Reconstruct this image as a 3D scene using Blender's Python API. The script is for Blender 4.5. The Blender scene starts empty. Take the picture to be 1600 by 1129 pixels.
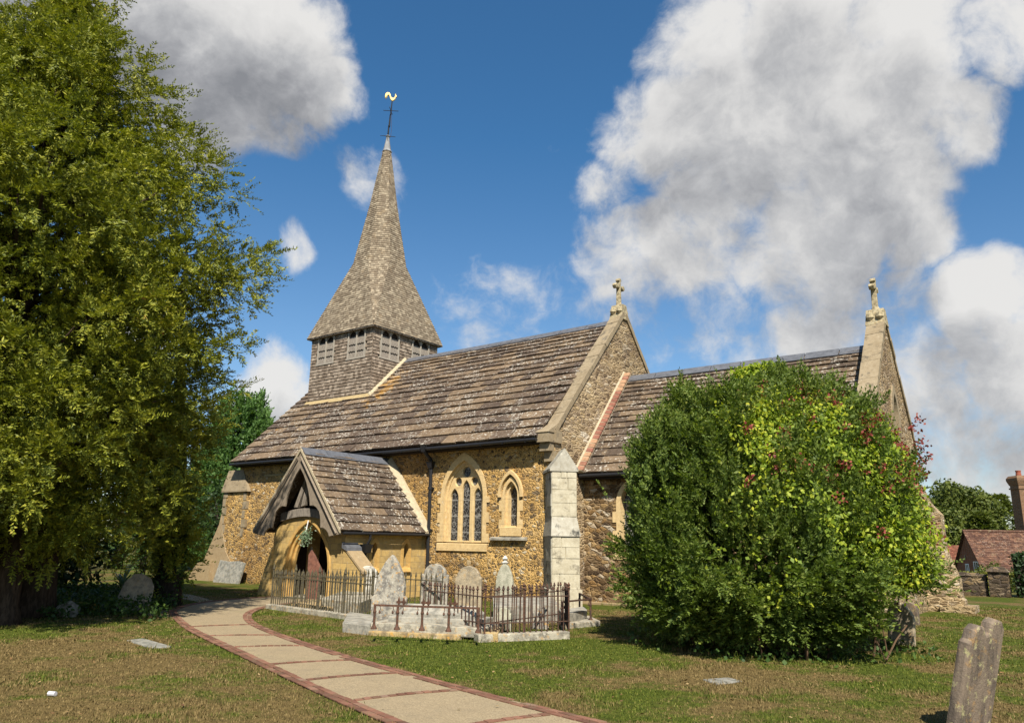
import bpy, bmesh, math, random
import numpy as np
from mathutils import Vector, Matrix
random.seed(7); RNG = np.random.default_rng(7)
R = math.radians
S = bpy.context.scene
COL = S.collection
# ------------------------------------------------------------------ camera
W0, H0 = 1600, 1129
FOC, PITCH, YAW, ROLL = 1175.248, R(13.538), R(36.833), R(0.886)
CAM = np.array([13.652, -20.653, 1.9])
cF = np.array([-math.sin(YAW)*math.cos(PITCH), math.cos(YAW)*math.cos(PITCH), math.sin(PITCH)])
cR0 = np.array([math.cos(YAW), math.sin(YAW), 0.0]); cU0 = np.cross(cR0, cF)
cR = math.cos(ROLL)*cR0 + math.sin(ROLL)*cU0; cU = -math.sin(ROLL)*cR0 + math.cos(ROLL)*cU0
def ray(u, v): return cF*FOC + cR*(u-W0/2) + cU*(H0/2-v)
def G(u, v, z=0.0):
    "where the sight line of a photo point meets the level z"
    d = ray(u, v); return CAM + d*((z-CAM[2])/d[2])
def PD(u, v, dep): return CAM + ray(u, v)/FOC*dep
cam = bpy.data.cameras.new('camera'); co = bpy.data.objects.new('camera', cam); COL.objects.link(co)
cam.sensor_width = 36; cam.lens = FOC/W0*36; cam.clip_end = 3000; cam.clip_start = 0.1
m = Matrix(((cR[0], cU[0], -cF[0], CAM[0]), (cR[1], cU[1], -cF[1], CAM[1]), (cR[2], cU[2], -cF[2], CAM[2]), (0, 0, 0, 1)))
co.matrix_world = m; S.camera = co
# ------------------------------------------------------------------ node helpers
class NT:
    def __init__(s, tree): s.t = tree; s.t.nodes.clear()
    def n(s, typ, _in=None, **kw):
        nd = s.t.nodes.new(typ)
        for k, v in kw.items(): setattr(nd, k, v)
        for k, v in (_in or {}).items(): s.set(nd, k, v)
        return nd
    def set(s, nd, k, v):
        sk = nd.inputs[k]
        if isinstance(v, bpy.types.NodeSocket): s.t.links.new(v, sk)
        elif isinstance(v, bpy.types.Node): s.t.links.new(v.outputs[0], sk)
        else: sk.default_value = v
    def math(s, op, a, b=0.0, c=None, clamp=False):
        nd = s.n('ShaderNodeMath', operation=op, use_clamp=clamp); s.set(nd, 0, a); s.set(nd, 1, b)
        if c is not None: s.set(nd, 2, c)
        return nd.outputs[0]
    def vmath(s, op, a, b=(0, 0, 0)):
        nd = s.n('ShaderNodeVectorMath', operation=op); s.set(nd, 0, a)
        if op == 'SCALE': s.set(nd, 3, b)
        else: s.set(nd, 1, b)
        return nd.outputs[1] if op in ('DOT_PRODUCT', 'LENGTH') else nd.outputs[0]
    def mr(s, v, a, b, c=0.0, d=1.0, smooth=True):
        nd = s.n('ShaderNodeMapRange', interpolation_type='SMOOTHSTEP' if smooth else 'LINEAR')
        for i, x in enumerate((v, a, b, c, d)): s.set(nd, i, x)
        return nd.outputs[0]
    def mix(s, f, a, b, bt='MIX'):
        nd = s.n('ShaderNodeMix', data_type='RGBA', blend_type=bt)
        s.set(nd, 0, f)
        for i, x in ((6, a), (7, b)):
            s.set(nd, i, (*x, 1) if isinstance(x, tuple) and len(x) == 3 else x)
        return nd.outputs[2]
    def ramp(s, f, stops, interp='LINEAR'):
        nd = s.n('ShaderNodeValToRGB'); s.set(nd, 0, f); r = nd.color_ramp; r.interpolation = interp
        while len(r.elements) < len(stops): r.elements.new(0.5)
        for e, (p, c) in zip(r.elements, stops): e.position = p; e.color = (*c, 1)
        return nd.outputs[0]
    def noise(s, vec, scale, detail=3, rough=0.55, dist=0.0, out=0):
        nd = s.n('ShaderNodeTexNoise'); s.set(nd, 'Vector', vec); s.set(nd, 'Scale', scale); s.set(nd, 'Detail', detail)
        s.set(nd, 'Roughness', rough); s.set(nd, 'Distortion', dist); return nd.outputs[out]
    def scl(s, vec, sx, sy, sz):
        return s.vmath('MULTIPLY', vec, (sx, sy, sz))
    def bump(s, h, st, dist=0.02, normal=None):
        nd = s.n('ShaderNodeBump'); s.set(nd, 'Strength', st); s.set(nd, 'Distance', dist); s.set(nd, 'Height', h)
        if normal is not None: s.set(nd, 'Normal', normal)
        return nd.outputs[0]
def newmat(name):
    mt = bpy.data.materials.new(name); mt.use_nodes = True; return mt, NT(mt.node_tree)
def finish(N, color, rough=0.85, normal=None, spec=0.3, metal=0.0):
    p = N.n('ShaderNodeBsdfPrincipled'); N.set(p, 'Base Color', (*color, 1) if isinstance(color, tuple) else color)
    N.set(p, 'Roughness', rough); N.set(p, 'Metallic', metal); p.inputs['Specular IOR Level'].default_value = spec
    if normal is not None: N.set(p, 'Normal', normal)
    o = N.n('ShaderNodeOutputMaterial'); N.t.links.new(p.outputs[0], o.inputs[0]); return p
M = {}
def mat_rubble(name, mortar, stops, s=5.5, zs=1.45, mw=0.09, pale=0.0, warm=None):
    mt, N = newmat(name); pos = N.n('ShaderNodeNewGeometry').outputs['Position']
    wob = N.noise(pos, 3.0, 2, out=1); v = N.vmath('ADD', pos, N.vmath('SCALE', N.vmath('SUBTRACT', wob, (.5, .5, .5)), 0.13))
    fine = N.noise(pos, 19.0, 2, out=1); v = N.vmath('ADD', v, N.vmath('SCALE', N.vmath('SUBTRACT', fine, (.5, .5, .5)), 0.05))
    v = N.scl(v, s, s, s*zs)
    f1 = N.n('ShaderNodeTexVoronoi', {'Vector': v, 'Scale': 1.0, 'Randomness': 0.95})
    ed = N.n('ShaderNodeTexVoronoi', {'Vector': v, 'Scale': 1.0, 'Randomness': 0.95}, feature='DISTANCE_TO_EDGE').outputs[0]
    sep = N.n('ShaderNodeSeparateColor', {0: f1.outputs['Color']})
    stone = N.ramp(sep.outputs[0], stops)
    n1 = N.noise(pos, 26.0, 4, 0.65); stone = N.mix(N.mr(n1, 0.3, 0.75, 0, 0.55), stone, N.mix(1.0, stone, (0.45, 0.42, 0.38), 'MULTIPLY'))
    wid = N.math('MULTIPLY', N.mr(sep.outputs[1], 0, 1, 0.35, 1.9), mw)
    mm = N.mr(ed, N.math('MULTIPLY', wid, 0.55), N.math('MULTIPLY', wid, 1.3), 1, 0)
    v2 = N.scl(N.vmath('ADD', pos, N.vmath('SCALE', N.vmath('SUBTRACT', wob, (.5, .5, .5)), .1)), s*.42, s*.42, s*zs*.5)
    g1 = N.n('ShaderNodeTexVoronoi', {'Vector': v2, 'Scale': 1.0, 'Randomness': .9}); g2 = N.n('ShaderNodeTexVoronoi', {'Vector': v2, 'Scale': 1.0, 'Randomness': .9}, feature='DISTANCE_TO_EDGE').outputs[0]
    gs = N.n('ShaderNodeSeparateColor', {0: g1.outputs['Color']}); bm_ = N.math('MULTIPLY', N.mr(gs.outputs[0], .80, .81), N.mr(g2, .10, .14)); stone = N.mix(bm_, stone, N.mix(N.mr(n1, .3, .75, 0, .5), N.ramp(gs.outputs[1], stops), (.3, .24, .16)))
    mm = N.math('MULTIPLY', mm, N.math('SUBTRACT', 1.0, bm_)); mm = N.math('MAXIMUM', mm, N.math('MULTIPLY', N.mr(gs.outputs[0], .80, .81), N.math('MULTIPLY', N.mr(g2, .02, .10), N.mr(g2, .14, .10))))
    big = N.noise(pos, 0.55, 4, 0.6)
    mo = N.mix(N.mr(big, 0.38, 0.62), mortar, tuple(c*k for c, k in zip(mortar, (0.62, 0.6, 0.66))))
    mo = N.mix(N.mr(n1, 0.35, 0.7, 0, .5), mo, N.mix(1.0, mo, (.6, .55, .5), 'MULTIPLY'))
    col = N.mix(mm, stone, mo)
    if pale:
        pl = N.noise(pos, 1.3, 5, 0.7); col = N.mix(N.mr(pl, 0.56, 0.72, 0, pale), col, (0.52, 0.47, 0.38))
    lowf = N.noise(N.vmath('ADD', pos, (11, 3, 5)), .33, 4, .6); col = N.mix(1.0, col, N.mix(N.mr(lowf, .35, .65), (.74, .70, .66), (1.06, 1.05, 1.03)), 'MULTIPLY')
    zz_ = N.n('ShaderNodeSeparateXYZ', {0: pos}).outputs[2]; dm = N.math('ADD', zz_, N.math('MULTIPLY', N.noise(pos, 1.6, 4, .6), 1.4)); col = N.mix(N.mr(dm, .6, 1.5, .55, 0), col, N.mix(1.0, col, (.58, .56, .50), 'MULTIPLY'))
    if warm: col = N.mix(1.0, col, warm, 'MULTIPLY')
    h = N.math('ADD', N.math('MULTIPLY', N.mr(ed, 0, 0.22), 0.8), N.math('MULTIPLY', n1, 0.55))
    finish(N, col, 0.92, N.bump(h, 0.9, 0.045), 0.15); M[name] = mt
mat_rubble('rubble_gold', (0.74, 0.49, 0.18), [(0, (0.11, 0.082, 0.054)), (.22, (0.21, 0.15, 0.085)), (.45, (0.38, 0.25, 0.105)), (.8, (0.56, 0.36, 0.13)), (.95, (.50, .40, .25)), (1, (.62, .55, .42))], 7.6, 1.35, 0.07)
mat_rubble('rubble_grey', (0.40, 0.30, 0.17), [(0, (0.07, 0.05, 0.035)), (.3, (0.17, 0.115, 0.06)), (.55, (0.32, 0.205, 0.09)), (.75, (0.42, 0.30, 0.15)), (.9, (.46, .38, .27)), (1, (.58, .53, .43))], 4.6, 1.7, 0.06)
mat_rubble('rubble_gable', (0.47, 0.37, 0.23), [(0, (0.14, 0.10, 0.065)), (.35, (0.25, 0.18, 0.10)), (.7, (0.38, 0.28, 0.155)), (.9, (.46, .36, .22)), (1, (.56, .50, .40))], 3.6, 2.9, 0.10, pale=.75)
mat_rubble('wall_dark_stone', (0.14, 0.115, 0.085), [(0, (0.045, 0.035, 0.028)), (.4, (0.12, 0.09, 0.06)), (.8, (0.25, 0.18, 0.10)), (1, (.36, .30, .22))], 3.4, 2.0, 0.09)
def mat_ashlar(name, c1, c2, mort, bw=0.42, bh=0.24, lich=0.25, lichc=(0.12, 0.11, 0.09), rough=.9, ms=0.012, streak=0.0):
    mt, N = newmat(name); g = N.n('ShaderNodeNewGeometry'); pos, nor = g.outputs['Position'], g.outputs['True Normal']
    sx = N.n('ShaderNodeSeparateXYZ', {0: pos}); sn = N.n('ShaderNodeSeparateXYZ', {0: nor})
    u = N.math('ADD', N.math('MULTIPLY', sx.outputs[0], N.math('ABSOLUTE', sn.outputs[1])), N.math('MULTIPLY', sx.outputs[1], N.math('ABSOLUTE', sn.outputs[0])))
    wob = N.noise(pos, 2.2, 2); v = N.n('ShaderNodeCombineXYZ', {0: u, 1: N.math('ADD', sx.outputs[2], N.math('MULTIPLY', wob, 0.04))}).outputs[0]
    b = N.n('ShaderNodeTexBrick', {'Vector': v, 'Color1': (*c1, 1), 'Color2': (*c2, 1), 'Mortar': (*mort, 1), 'Scale': 1.0, 'Mortar Size': ms, 'Mortar Smooth': .4, 'Brick Width': bw, 'Row Height': bh, 'Bias': 0.0})
    n1 = N.noise(pos, 9, 5, .65); col = N.mix(N.mr(n1, .3, .75, 0, .5), b.outputs[0], N.mix(1.0, b.outputs[0], (.62, .56, .48), 'MULTIPLY'))
    l = N.noise(N.scl(pos, 1, 1, .55) if streak else pos, 3.1, 6, .72); col = N.mix(N.mr(l, .53, .68, 0, lich), col, lichc)
    w = N.noise(pos, 6.3, 4, .7); col = N.mix(N.mr(w, .62, .74, 0, .5), col, (.62, .58, .48))
    lw = N.noise(N.vmath('ADD', pos, (5, 8, 2)), 1.5, 6, .75); col = N.mix(N.mr(lw, .42, .70, 0, .5 if lich > .5 else .2), col, N.mix(1.0, col, (.56, .53, .47), 'MULTIPLY'))
    h = N.math('ADD', N.math('MULTIPLY', b.outputs[1], -0.6), N.math('MULTIPLY', N.noise(pos, 30, 4, .65), .5))
    finish(N, col, rough, N.bump(h, .7, .02), .15); M[name] = mt
mat_ashlar('ashlar_yellow', (0.56, 0.39, 0.145), (0.40, 0.285, 0.125), (0.36, 0.265, 0.13), .36, .2, .5, (.25, .20, .125), ms=.009)
mat_ashlar('dressed_cream', (0.66, 0.50, 0.27), (0.60, 0.44, 0.22), (0.52, 0.40, 0.24), .6, .42, .18, (.34, .28, .18), ms=.004)
mat_ashlar('arch_orange', (0.60, 0.38, 0.13), (0.52, 0.33, 0.11), (0.5, 0.36, 0.18), .5, .3, .15, (.32, .22, .11), ms=.003)
mat_ashlar('limestone_white', (0.50, 0.46, 0.35), (0.47, 0.43, 0.325), (0.5, 0.46, 0.36), 3.44, 3.42, .95, (.22, .195, .145), ms=.001)
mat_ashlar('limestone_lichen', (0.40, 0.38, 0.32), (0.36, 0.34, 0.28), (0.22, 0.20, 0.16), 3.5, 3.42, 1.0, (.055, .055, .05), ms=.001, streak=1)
mat_ashlar('coping_stone', (0.31, 0.25, 0.165), (0.24, 0.19, 0.125), (0.2, 0.17, 0.12), 9, 9, .95, (.10, .085, .065), ms=.001)
mat_ashlar('render_sand', (0.34, 0.255, 0.15), (0.33, 0.25, 0.145), (0.33, 0.25, 0.15), 9, 9, .45, (.22, .175, .115), ms=.001)
mat_ashlar('brick_red', (0.25, 0.085, 0.045), (0.19, 0.07, 0.04), (0.26, 0.2, 0.15), .22, .075, .2, (.09, .06, .05), ms=.01)
mat_ashlar('brick_chimney', (0.24, 0.125, 0.065), (0.17, 0.09, 0.05), (0.2, 0.16, 0.11), .23, .15, .25, (.09, .065, .05), ms=.02)
def mat_stone(name, base, dark, lich, orange=0.0, sc=4.0, streak=0.0, white=0.3):
    mt, N = newmat(name); tc = N.n('ShaderNodeNewGeometry').outputs['Position']
    vv = N.scl(tc, 1, 1, .25) if streak else tc
    a = N.noise(vv, sc*1.4, 6, .7); col = N.mix(N.mr(a, .4, .62), base, dark)
    b = N.noise(tc, sc*3.1, 5, .7); col = N.mix(N.mr(b, .55, .66, 0, white), col, lich)
    if orange: o = N.noise(N.vmath('ADD', tc, (7, 3, 1)), sc*2.3, 5, .72); col = N.mix(N.mr(o, .56, .64, 0, orange), col, (.50, .27, .06))
    finish(N, col, .92, N.bump(N.noise(tc, sc*9, 5, .7), .6, .02), .12); M[name] = mt
mat_stone('grave_white', (.55, .53, .47), (.25, .24, .21), (.66, .64, .58))
mat_stone('grave_speckled', (.36, .33, .27), (.15, .14, .125), (.52, .49, .42), .75, 4.5, white=.6)
mat_stone('grave_buff', (.36, .295, .20), (.21, .175, .125), (.46, .42, .33), .25)
mat_stone('grave_pale', (.40, .385, .30), (.27, .265, .2), (.50, .48, .4), 0)
mat_stone('grave_rose', (.19, .085, .058), (.12, .055, .04), (.27, .17, .13), 0)
mat_stone('grave_brown', (.20, .155, .115), (.10, .08, .064), (.36, .33, .17), .25, 3.4, 1, .9)
mat_stone('tomb_stone', (.32, .30, .25), (.175, .165, .14), (.44, .415, .35), .2, 3.0)
mat_stone('kerb_stone', (.36, .33, .26), (.17, .155, .125), (.55, .51, .42), .45, 3.6, white=.6)
mat_stone('kerb_orange', (.40, .29, .14), (.2, .15, .09), (.5, .46, .36), .9, 3.6, white=.5)
mat_stone('cross_stone', (.40, .34, .22), (.19, .16, .10), (.5, .45, .33), .3, 7)
mat_stone('rock_stone', (.34, .31, .25), (.16, .14, .11), (.45, .42, .36), 0, 6)
mat_stone('slab_grey', (.27, .26, .225), (.15, .15, .13), (.36, .35, .30), .2, 5)
def mat_slab(name, dark, mid, light, lichen=.6, orange=None, lw=(.55, .52, .45), sc=1.0, base_o=0.0):
    mt, N = newmat(name); g = N.n('ShaderNodeNewGeometry'); pos = g.outputs['Position']; isl = g.outputs['Random Per Island']
    col = N.ramp(isl, [(0, dark), (.45, mid), (.8, light), (1, tuple(c*1.25 for c in light))])
    a = N.noise(pos, 5*sc, 6, .7); col = N.mix(N.mr(a, .35, .68, 0, .65), col, N.mix(1., col, (.5, .48, .48), 'MULTIPLY'))
    if lichen:
        b = N.noise(pos, 10.5*sc, 5, .68); big = N.noise(pos, 1.1*sc, 3, .6)
        thr = N.mr(big, .3, .7, .62, .53)
        col = N.mix(N.mr(N.math('SUBTRACT', b, thr), 0, .05, 0, lichen), col, lw)
        wm = N.noise(N.vmath('ADD', pos, (3, 9, 4)), 3.3*sc, 5, .7); col = N.mix(N.mr(wm, .56, .68, 0, .55), col, (.26, .19, .115))
    if orange is not None or base_o:
        o = N.noise(N.scl(pos, .5, 1, 1), 3.4, 5, .65)
        if orange is not None:
            dd = N.vmath('LENGTH', N.scl(N.vmath('SUBTRACT', pos, orange[0]), *[1/x for x in orange[1]]))
            oo = N.math('SUBTRACT', o, N.mr(dd, .2, 1.0, .42, .66))
            d2 = N.vmath('LENGTH', N.scl(N.vmath('SUBTRACT', pos, orange[2]), *[1/x for x in orange[3]]))
            oo = N.math('MAXIMUM', oo, N.math('SUBTRACT', o, N.mr(d2, 0, 1.0, .56, .7)))
        else: oo = N.math('SUBTRACT', o, .60)
        col = N.mix(N.mr(oo, 0, .16, 0, .5), col, N.mix(N.noise(pos, 8, 3), (.60, .27, .03), (.50, .33, .10)))
    finish(N, col, .93, N.bump(N.noise(pos, 24*sc, 5, .7), .55, .02), .12); M[name] = mt
mat_slab('stone_slab', (.078, .057, .044), (.112, .082, .06), (.162, .116, .075), .66, ((-11.4, 3.2, 8.8), (1.3, 2.6, 2.6), (-15.5, 1.2, 7.0), (3.8, 3.0, 3.0)))
mat_slab('stone_slab_plain', (.075, .057, .044), (.108, .08, .058), (.155, .112, .073), .66)
mat_slab('shingle', (.15, .115, .085), (.215, .17, .128), (.30, .245, .19), 0)
mat_slab('shingle_spire', (.165, .13, .092), (.225, .182, .13), (.30, .25, .18), .2, None, (.40, .36, .28), .6, 0)
mat_slab('clay_tile', (.075, .040, .03), (.105, .055, .04), (.15, .08, .052), .35, None, (.4, .33, .27), .8)
mat_slab('clay_tile_red', (.12, .045, .03), (.155, .06, .038), (.20, .08, .05), .2, None, (.4, .3, .22), .8)
mat_slab('strip_tile', (.20, .085, .06), (.27, .12, .085), (.33, .2, .12), 0)
def mat_plain(name, col, rough=.6, metal=0., spec=.4, var=.35, sc=14., b=.3, grain=None):
    mt, N = newmat(name); tc = N.n('ShaderNodeTexCoord').outputs['Object']
    vv = N.scl(tc, *grain) if grain else tc
    n = N.noise(vv, sc, 5, .65); c = N.mix(N.mr(n, .3, .72, 0, var*1.6), col, tuple(x*.45 for x in col))
    finish(N, c, rough, N.bump(n, b, .01), spec, metal); M[name] = mt
mat_plain('black_iron', (.018, .018, .02), .45)
mat_plain('lead', (.12, .125, .14), .5, .0, .5, .4, 6)
mat_plain('lead_pale', (.25, .255, .26), .55, .0, .5, .5, 5)
mat_plain('mortar', (.43, .365, .25), .95, 0, .1, .3, 8)
mat_plain('mortar_gold', (.38, .29, .15), .95, 0, .1, .25, 5)
mat_plain('timber_grey', (.30, .26, .215), .85, 0, .15, .75, 9, .6, (6, 6, .6))
mat_plain('timber_pale', (.30, .245, .185), .85, 0, .15, .6, 10, .5, (5, 5, .7))
mat_plain('timber_frame', (.40, .36, .30), .85, 0, .15, .5, 10, .5, (5, 5, .7))
mat_plain('timber_dark', (.035, .026, .02), .8, 0, .15, .4, 8)
mat_plain('plaster', (.40, .37, .36), .95, 0, .1, .2, 4)
mat_plain('door_lining_dark', (.035, .022, .014), .6, 0, .2, .4, 9)
mat_plain('gold', (.62, .44, .16), .45, .7, .5, .1, 9, .05)
mat_plain('white_paint', (.72, .72, .70), .5, 0, .4, .12)
mat_plain('terracotta', (.30, .09, .055), .8, 0, .2)
mat_plain('bark', (.085, .058, .04), .95, 0, .1, .8, 7, 1., (2.5, 2.5, .5))
mat_plain('bark_dark', (.05, .04, .03), .95, 0, .1, .8, 7, 1., (2.5, 2.5, .5))
mat_plain('stem', (.12, .075, .045), .9, 0, .1, .5)
mat_plain('leaf_litter_tin', (.75, .74, .78), .35, .3)
def mat_rust(name, a, b, sc=22.):
    mt, N = newmat(name); tc = N.n('ShaderNodeNewGeometry').outputs['Position']
    n = N.noise(tc, sc, 5, .7); c = N.mix(N.mr(n, .38, .62), a, b)
    finish(N, c, .85, N.bump(n, .5, .006), .25); M[name] = mt
mat_rust('rust_brown', (.095, .05, .032), (.045, .03, .025)); mat_rust('rust_dark', (.05, .043, .033), (.10, .085, .045)); mat_rust('rust_red', (.12, .056, .034), (.06, .036, .026))
def mat_glass():
    mt, N = newmat('leaded_glass'); pos = N.n('ShaderNodeNewGeometry').outputs['Position']
    ed = N.n('ShaderNodeTexVoronoi', {'Vector': N.scl(pos, 9, 9, 8), 'Scale': 1.0}, feature='DISTANCE_TO_EDGE').outputs[0]
    wv = N.n('ShaderNodeTexVoronoi', {'Vector': N.scl(pos, 4.2, 4.2, 3.2), 'Scale': 1.0, 'Randomness': .6}).outputs[0]
    ring = N.mr(N.math('ABSOLUTE', N.math('SUBTRACT', wv, .3)), .02, .06, 1, 0)
    ln = N.math('MAXIMUM', N.mr(ed, .02, .07, 1, 0), ring)
    sep = N.n('ShaderNodeSeparateXYZ', {0: pos}); bar = N.mr(N.math('PINGPONG', sep.outputs[2], .28), .012, .03, 1, 0)
    ln = N.math('MAXIMUM', ln, bar)
    c = N.mix(ln, N.ramp(N.noise(pos, 7, 2), [(.3, (.012, .012, .014)), (.7, (.035, .034, .032))]), (.20, .195, .18))
    finish(N, c, .28, None, .4); M['leaded_glass'] = mt
mat_glass()
def mat_flat_glass(name, c, r=.2):
    mt, N = newmat(name); finish(N, c, r, None, .5); M[name] = mt
mat_flat_glass('dark_glass', (.02, .022, .025)); mat_flat_glass('pale_glass', (.55, .58, .55), .4)
def mat_leaf(name, stops, trans=.3, rough=.55, spec=.25, nz=0.5):
    mt, N = newmat(name); g = N.n('ShaderNodeNewGeometry'); isl = g.outputs['Random Per Island']; pos = g.outputs['Position']
    f = N.math('ADD', N.math('MULTIPLY', isl, .7), N.math('MULTIPLY', N.mr(N.noise(pos, nz, 3), .3, .7, smooth=False), .3))
    col = N.ramp(f, stops)
    p = N.n('ShaderNodeBsdfPrincipled'); N.set(p, 'Base Color', col); N.set(p, 'Roughness', rough); p.inputs['Specular IOR Level'].default_value = spec
    tr = N.n('ShaderNodeBsdfTranslucent'); N.set(tr, 'Color', N.mix(1., col, (1.3, 1.4, .5), 'MULTIPLY'))
    mx = N.n('ShaderNodeMixShader', {0: trans}); N.t.links.new(p.outputs[0], mx.inputs[1]); N.t.links.new(tr.outputs[0], mx.inputs[2])
    o = N.n('ShaderNodeOutputMaterial'); N.t.links.new(mx.outputs[0], o.inputs[0]); M[name] = mt
mat_leaf('yew_leaf', [(0, (.045, .065, .012)), (.35, (.135, .158, .018)), (.75, (.265, .272, .028)), (.95, (.36, .33, .045)), (.965, (.34, .16, .04)), (1, (.25, .11, .04))], .2)
mat_leaf('bush_leaf', [(0, (.042, .074, .015)), (.4, (.10, .148, .027)), (.8, (.175, .225, .045)), (.97, (.30, .30, .07)), (1, (.22, .15, .06))], .32)
mat_leaf('climber_leaf', [(0, (.09, .15, .018)), (.45, (.21, .29, .028)), (.8, (.40, .44, .038)), (1, (.56, .50, .06))], .4)
mat_leaf('climber_red', [(0, (.13, .025, .022)), (.6, (.27, .06, .05)), (1, (.38, .14, .09))], .25)
mat_leaf('irish_leaf', [(0, (.04, .09, .02)), (.5, (.075, .15, .034)), (1, (.12, .205, .05))], .28)
mat_leaf('oak_leaf', [(0, (.04, .06, .012)), (.5, (.085, .11, .02)), (1, (.15, .17, .035))], .25, nz=.35)
mat_leaf('dark_leaf', [(0, (.012, .028, .008)), (.5, (.022, .045, .012)), (1, (.04, .07, .018))], .2)
mat_leaf('ivy_leaf', [(0, (.02, .045, .010)), (.6, (.045, .085, .016)), (.93, (.09, .14, .025)), (1, (.2, .11, .03))], .25)
mat_leaf('strap_leaf', [(0, (.10, .14, .09)), (1, (.18, .23, .15))], .2, .4)
mat_leaf('wreath_leaf', [(0, (.10, .17, .09)), (.6, (.20, .28, .17)), (.8, (.45, .48, .38)), (1, (.6, .6, .52))], .2)
mat_leaf('fallen_leaf', [(0, (.10, .05, .025)), (.6, (.24, .14, .06)), (1, (.42, .33, .16))], .15)
mat_leaf('straw_hedge', [(0, (.04, .07, .012)), (1, (.22, .20, .03))], .2)
def lawn_color(N, pos):
    a = N.noise(pos, .42, 4, .62); b = N.noise(N.vmath('ADD', pos, (31, 7, 0)), 1.5, 4, .65)
    f = N.math('ADD', N.math('MULTIPLY', a, .62), N.math('MULTIPLY', b, .38))
    sep = N.n('ShaderNodeSeparateXYZ', {0: pos})
    # the lawn by the railings was greener, the trodden turf left of the path and round the bush drier
    d1 = N.vmath('LENGTH', N.scl(N.vmath('SUBTRACT', pos, (4.6, -8.2, 0)), 1/4.2, 1/3.2, 1)); d2 = N.vmath('LENGTH', N.scl(N.vmath('SUBTRACT', pos, (1.5, -15.5, 0)), 1/6., 1/3.4, 1))
    d3 = N.vmath('LENGTH', N.scl(N.vmath('SUBTRACT', pos, (9.6, -10.0, 0)), 1/3.6, 1/1.9, 1))
    f = N.math('ADD', f, N.mr(d1, .2, 1.1, -.10, 0)); f = N.math('ADD', f, N.mr(d2, .2, 1.15, .10, 0)); f = N.math('ADD', f, N.mr(d3, .3, 1.1, .09, 0))
    return N.mr(f, .445, .59)
def mat_lawn():
    mt, N = newmat('lawn_turf'); pos = N.n('ShaderNodeNewGeometry').outputs['Position']
    dry = lawn_color(N, pos); fine = N.noise(pos, 34, 4, .7); md = N.noise(pos, 7, 4, .7)
    g = N.mix(N.mr(md, .35, .65), (.048, .068, .009), (.092, .115, .015)); d = N.mix(N.mr(md, .35, .65), (.115, .082, .032), (.19, .135, .052))
    c = N.mix(dry, g, d); c = N.mix(N.mr(fine, .35, .7, 0, .75), c, N.mix(1., c, (.38, .36, .32), 'MULTIPLY'))
    finish(N, c, .95, N.bump(N.math('ADD', fine, md), .8, .03), .1); M['lawn_turf'] = mt
mat_lawn()
def mat_blade():
    mt, N = newmat('grass_blade'); g = N.n('ShaderNodeNewGeometry'); pos = g.outputs['Position']; isl = g.outputs['Random Per Island']
    dry = lawn_color(N, N.scl(pos, 1, 1, 0)); f = N.mr(N.math('ADD', dry, N.math('MULTIPLY', N.math('SUBTRACT', isl, .5), .9)), .25, .75)
    gr = N.ramp(isl, [(0, (.06, .084, .011)), (.6, (.112, .138, .018)), (1, (.185, .19, .033))]); dr = N.ramp(isl, [(0, (.115, .083, .031)), (.5, (.185, .133, .053)), (1, (.26, .19, .08))])
    c = N.mix(f, gr, dr)
    p = N.n('ShaderNodeBsdfPrincipled'); N.set(p, 'Base Color', c); N.set(p, 'Roughness', .7); p.inputs['Specular IOR Level'].default_value = .15
    tr = N.n('ShaderNodeBsdfTranslucent'); N.set(tr, 'Color', c); mx = N.n('ShaderNodeMixShader', {0: .25})
    N.t.links.new(p.outputs[0], mx.inputs[1]); N.t.links.new(tr.outputs[0], mx.inputs[2])
    o = N.n('ShaderNodeOutputMaterial'); N.t.links.new(mx.outputs[0], o.inputs[0]); M['grass_blade'] = mt
mat_blade()
def mat_gravel():
    mt, N = newmat('path_gravel'); pos = N.n('ShaderNodeNewGeometry').outputs['Position']
    a = N.noise(pos, 55, 3, .8); b = N.noise(pos, 1.1, 4, .6); v = N.n('ShaderNodeTexVoronoi', {'Vector': pos, 'Scale': 60.0})
    c = N.mix(N.mr(a, .3, .7), (.19, .145, .088), (.365, .29, .18)); c = N.mix(N.mr(b, .4, .65, 0, .35), c, (.24, .19, .12))
    st = N.noise(pos, 3.1, 6, .7); c = N.mix(N.mr(st, .5, .72, 0, .45), c, (.17, .14, .095)); mo_ = N.noise(pos, .7, 5, .7); c = N.mix(N.mr(mo_, .55, .7, 0, .35), c, (.20, .18, .10)); cr = N.noise(pos, 2.3, 6, .75); c = N.mix(N.mr(N.math('ABSOLUTE', N.math('SUBTRACT', cr, .5)), .004, .012, .22, 0), c, (.10, .08, .05))
    finish(N, c, .9, N.bump(v.outputs[0], .5, .01), .2); M['path_gravel'] = mt
mat_gravel()
def mat_pavers():
    mt, N = newmat('brick_paver'); g = N.n('ShaderNodeNewGeometry'); pos = g.outputs['Position']; isl = g.outputs['Random Per Island']
    c = N.ramp(isl, [(0, (.11, .055, .038)), (.5, (.175, .08, .054)), (.85, (.24, .12, .08)), (1, (.21, .14, .10))])
    n = N.noise(pos, 9, 5, .7); c = N.mix(N.mr(n, .42, .66, 0, .6), c, (.15, .105, .065))
    finish(N, c, .9, N.bump(N.noise(pos, 40, 3), .4, .01), .15); M['brick_paver'] = mt
mat_pavers()
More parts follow.
